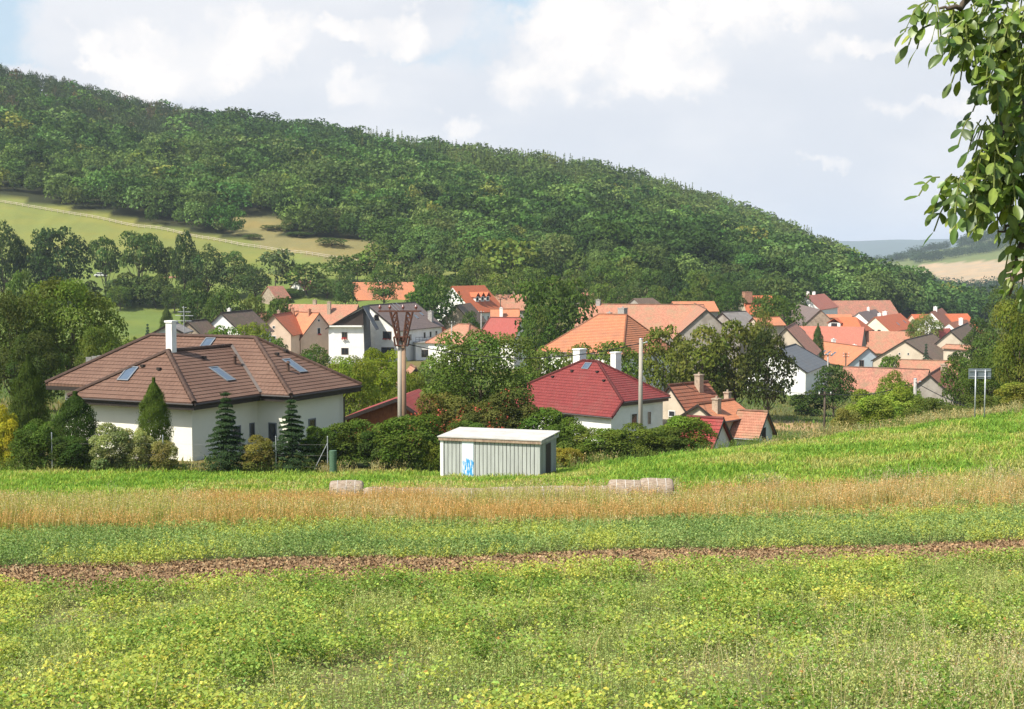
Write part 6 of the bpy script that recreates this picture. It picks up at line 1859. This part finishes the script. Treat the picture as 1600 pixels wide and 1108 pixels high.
    out.append(leaves(np.stack([px, py_, pz], 1), R8.normal(size=(n * k, 3)) + np.array([0, 0, .5]), R8.uniform(.05, .11, n * k), np.repeat(ct, k, 0) * (1 + .15 * R8.normal(size=(n * k, 1))), .55))
    stuffmesh('edge_weeds', out, M['grass'], 'rough unmown weeds along the far edge of the meadow strip', 'weeds')
    out = []
    # village meadows and gardens behind, coarser
    X, Y, U = infield(60000, 79, 260); n = len(X); z = height(X, Y)
    pt = fbm(X / 7, Y / 7, 3); ct = np.where((pt > .52)[:, None], jit((.24, .23, .085), n, .2), jit((.13, .19, .04), n, .2))
    V, C = blades(X, Y, z, R8.uniform(.15, .5, n), .12, .5, ct * .85, ct, .3); out.append((V, C))
    stuffmesh('garden_grass', out, M['grass'], 'rough grass of the gardens and slopes between the houses', 'grass')
    out = []
    # red clusters on the berry shrubs
belt()

# red berry clusters, part of their shrubs
for o in [o for o in bpy.data.objects if o.name.startswith('berry_shrub')]:
    cr = [c for c in o.children if c.name.startswith('crown')][0]
    w, h = cr.scale[0], cr.scale[2]
    rg = np.random.RandomState(len(o.name) + int(o.location.x * 10) % 50)
    d = sph(60, rg); d = d[(d[:, 2] > -.2) & (d[:, 1] < .9)]
    ctr = d * np.array([.50 * w, .50 * w, .46 * h]) + np.array([0, 0, .5 * h])
    # only one side of the shrub carries much fruit
    ctr = ctr[rg.rand(len(ctr)) < .62]
    k = 16; pp = np.repeat(ctr, k, 0) + rg.normal(size=(len(ctr) * k, 3)) * .14
    V = leafquads(pp, rg.normal(size=pp.shape) + np.array([0, -.4, .4]), rg.uniform(.07, .15, len(pp)), rg, .9)
    col = leafcol(len(pp), rg, (.50, .12, .08), .25, .1)
    b = np_mesh('berries', V, np.arange(len(V)), 4, M['leaf'], col, parent=o); b['kind'] = 'stuff'
    b.rotation_euler = (0, 0, 0)

# ============================================================ walnut tree at the right, reaching into the picture
def walnut():
    bx, by = 6.2, 8.0; g = gz(bx, by)
    root = empty('walnut_tree', (bx, by, g), 0, 'walnut branches with large glossy leaves hanging in at the upper right', 'tree')
    O = Vector((bx, by, g))
    def pp(u, v, d): return P(u, v, d) - O
    tr = MB(); tr.tube([(0, 0, -.3), (.05, .02, 1.2), (-.05, 0, 2.4), (.1, .05, 3.6), (.2, .1, 5.2), (.1, 0, 7)], [.24, .19, .16, .14, .1, .05], 14); tr.build('trunk', M['bark'], root, True)
    rg = random.Random(5)
    BR = [  # branch lines: control points, root radius, tip radius
        ([O + Vector((0, 0, 3.9)), P(1800, -260, 5.9), P(1700, -150, 5.6), P(1600, -70, 5.4), P(1535, -20, 5.25), P(1500, 10, 5.2), P(1465, 14, 5.2)], .07, .004),
        ([P(1700, -150, 5.6), P(1640, 10, 5.45), P(1590, 60, 5.35), P(1560, 90, 5.3)], .022, .005),
        ([O + Vector((0, 0, 3.1)), P(1800, 20, 5.8), P(1680, 110, 5.6), P(1600, 168, 5.45), P(1563, 205, 5.35), P(1545, 240, 5.3), P(1528, 280, 5.25), P(1500, 292, 5.2)], .06, .005),
        ([P(1680, 110, 5.6), P(1620, 120, 5.6), P(1580, 130, 5.55)], .02, .005),
        ([P(1563, 205, 5.35), P(1585, 250, 5.4), P(1590, 300, 5.4), P(1575, 320, 5.4)], .014, .005),
        ([O + Vector((0, 0, 2.6)), P(1800, 240, 5.9), P(1690, 300, 5.6), P(1625, 345, 5.45), P(1592, 385, 5.35), P(1580, 430, 5.3), P(1577, 462, 5.3)], .045, .004),
        ([P(1625, 345, 5.45), P(1590, 350, 5.35), P(1560, 362, 5.3)], .012, .004)]
    for a_, z_ in ((.4, 3.2), (1.7, 3.8), (2.9, 4.6), (4.2, 4.2), (5.3, 5.0), (.9, 5.4)):
        BR.append(([O + Vector((0, 0, z_)), O + Vector((math.cos(a_) * .9 + .3, math.sin(a_) * .9, z_ + .9)), O + Vector((math.cos(a_) * 1.8 + .5, math.sin(a_) * 1.8, z_ + 1.3))], .06, .01))
    tips = []
    for pts, r0, r1 in BR:
        q = [Vector(p) - O for p in pts]
        fine_ = []
        for i in range(len(q) - 1):
            for k in range(4):
                fine_.append(q[i].lerp(q[i + 1], k / 4) + Vector((rg.uniform(-.008, .008), rg.uniform(-.008, .008), rg.uniform(-.008, .008))))
        fine_.append(q[-1])
        m_ = MB(); nn = len(fine_); m_.tube(fine_, [r0 + (r1 - r0) * (i / (nn - 1)) ** .6 for i in range(nn)], 8)
        m_.build('branch', M['bark'], root, True)
    V, Q, C = [], [], []
    def leaflet(base, d, up, L, W_, col):
        d = d.normalized(); s_ = d.cross(up)
        if s_.length < 1e-3: s_ = Vector((1, 0, 0))
        s_.normalize(); n = s_.cross(d).normalized()
        prof = [(0, .04), (.12, .42), (.3, .84), (.5, 1.0), (.7, .92), (.86, .62), (.95, .3), (1, .02)]
        dr = rg.uniform(.05, .28); fo = rg.uniform(.05, .35); i0 = len(V)
        for j, (t, w) in enumerate(prof):
            c = base + d * (L * t) - n * (L * dr * t * t)
            wv_ = rg.uniform(-.02, .02) * L
            for sx in (-1, -.5, 0, .5, 1):
                V.append(c + s_ * (W_ * .5 * w * sx) + n * (W_ * .5 * w * fo * abs(sx) + wv_ * abs(sx)))
                k = 1.28 if sx == 0 else 1.0 + (.10 if j % 2 else -.06) * (1 if abs(sx) == .5 else .7)
                C.append([col[0] * k, col[1] * k, col[2] * k])
        for j in range(len(prof) - 1):
            for k in range(4):
                a = i0 + j * 5 + k; Q.extend([a, a + 1, a + 6, a + 5])
    rach = MB()
    def compound(p, dirv, n=3, L=.125):
        dirv = dirv.normalized()
        ln = .03 + .026 * n; side = dirv.cross(Vector((0, 0, 1)))
        side = side.normalized() if side.length > .05 else Vector((1, 0, 0))
        side = (side + Vector((rg.uniform(-.5, .5), rg.uniform(-.5, .5), rg.uniform(-.4, .4)))).normalized()
        pts = []
        for i in range(n + 2):
            t = i / (n + 1); pts.append(p + dirv * (ln * t) + Vector((0, 0, -.10 * t * t)))
        rach.tube(pts, [.003] * len(pts), 5)
        up = Vector((rg.uniform(-.7, .3), rg.uniform(-.9, .1), rg.uniform(.3, 1.0)))
        base_c = rg.choice([(.12, .19, .028), (.16, .225, .035), (.09, .15, .022), (.22, .28, .05), (.055, .10, .018)])  # palest and darkest tones put sunlit and shaded leaves into the colour
        def cc(): 
            k = rg.uniform(.8, 1.25); return (base_c[0] * k * rg.uniform(.9, 1.15), base_c[1] * k, base_c[2] * k)
        for i in range(1, n + 1):
            sc = .7 + .3 * i / n
            for sg_ in (-1, 1):
                dv = side * sg_ * rg.uniform(.7, 1) + dirv * rg.uniform(.3, .8) + Vector((0, 0, rg.uniform(-.9, -.1)))
                leaflet(pts[i], dv, up, L * sc * rg.uniform(.85, 1.1), L * .54 * sc, cc())
        leaflet(pts[-1], dirv + Vector((0, 0, rg.uniform(-.8, -.2))), up, L * rg.uniform(1.05, 1.25), L * .56, cc())
    SP_ = [  # cluster centres seen in the picture: u, v, d, spread u, spread v, count
        (1462, 14, 5.2, 22, 10, 4), (1500, 24, 5.25, 20, 16, 5), (1530, 48, 5.25, 22, 22, 7), (1560, 40, 5.35, 26, 30, 9), (1590, 30, 5.4, 26, 34, 9), (1545, 84, 5.2, 16, 14, 4), (1580, 92, 5.3, 22, 22, 7), (1600, 130, 5.4, 18, 26, 7),
        (1556, 118, 5.3, 8, 10, 2), (1610, 60, 5.5, 30, 50, 8), (1562, 196, 5.3, 20, 10, 4), (1535, 196, 5.25, 12, 6, 2), (1590, 190, 5.4, 16, 22, 6), (1575, 230, 5.35, 24, 16, 6), (1600, 240, 5.45, 20, 24, 6), (1545, 242, 5.25, 14, 12, 4),
        (1500, 286, 5.2, 22, 8, 4), (1540, 280, 5.25, 22, 14, 7), (1575, 285, 5.35, 22, 20, 7), (1602, 300, 5.45, 18, 24, 6), (1550, 310, 5.25, 18, 10, 3), (1490, 304, 5.18, 6, 6, 1), (1604, 358, 5.35, 12, 12, 4), (1590, 366, 5.3, 8, 8, 2), (1610, 390, 5.4, 12, 18, 4),
        (1600, 402, 5.3, 8, 12, 3), (1604, 430, 5.35, 8, 12, 2), (1650, 380, 5.5, 26, 50, 7), (1650, 120, 5.6, 40, 110, 16), (1650, 260, 5.6, 40, 70, 12), (1700, 40, 5.8, 60, 80, 14)]
    for u, v, d, su, sv, n in SP_:
        for k in range(max(1, int(n * (2.3 if v < 330 and u < 1640 else 1.2) + .5))):
            p = P(u + rg.gauss(0, su * .75), v + rg.gauss(0, sv * .75) - 10, d + rg.gauss(0, .1)) - O
            dv = Vector((rg.uniform(-1.0, .5), rg.uniform(-.8, .5), rg.uniform(-.8, .25)))
            compound(p, dv, rg.choice((1, 2, 2)), rg.uniform(.050, .066))
    # the rest of the crown, beyond the right-hand edge
    for k in range(420):
        a, r = rg.uniform(0, 6.28), rg.uniform(.6, 2.3)
        hz = rg.uniform(2.6, 7.4)
        p = Vector((math.cos(a) * r * 1.0, math.sin(a) * r, hz + rg.uniform(-.4, .4)))
        if proj(p + O)[0] < 1690 and (p + O).y > .5: continue
        compound(p, Vector((math.cos(a), math.sin(a), rg.uniform(-.8, .2))), 3, rg.uniform(.08, .12))
    Vn = np.array([tuple(v) for v in V], 'f')
    o = np_mesh('leaves', Vn, np.array(Q), 4, M['walnut'], np.array(C), parent=root)
    o.data.polygons.foreach_set('use_smooth', np.ones(len(o.data.polygons), bool))
    rach.build('leaf_stalks', surf('green_stalks', (.16, .19, .05), None, 3), root)['kind'] = 'stuff'
    # fruits
    for u, v in ((1545, 214), (1590, 262), (1556, 300)):
        p = P(u, v, 5.2) - O; q = MB(); q.tube([p + Vector((0, 0, z)) for z in (-.024, -.02, -.01, 0, .01, .02, .024)], [.004, .012, .02, .023, .02, .012, .004], 12); q.build('walnut', surf('green_husk', (.16, .24, .05), None, 9), root, True)
walnut()

# ============================================================ air
def haze():
    m_ = bpy.data.materials.new('haze'); m_.use_nodes = True; N = NT(m_.node_tree); N.n.clear()
    out = N.new('ShaderNodeOutputMaterial'); v = N.new('ShaderNodeVolumePrincipled')
    v.inputs['Color'].default_value = (.74, .85, 1.0, 1); v.inputs['Density'].default_value = HAZE; v.inputs['Anisotropy'].default_value = 0
    N.l.new(v.outputs[0], out.inputs['Volume'])
    b = MB(); b.box(-9500, 9500, -150, 14100, -140, 300)
    o = b.build('haze', m_); tag(o, 'thin pale blue summer haze filling the valley', 'haze', kind='stuff')
HAZE = 0.00010
haze()
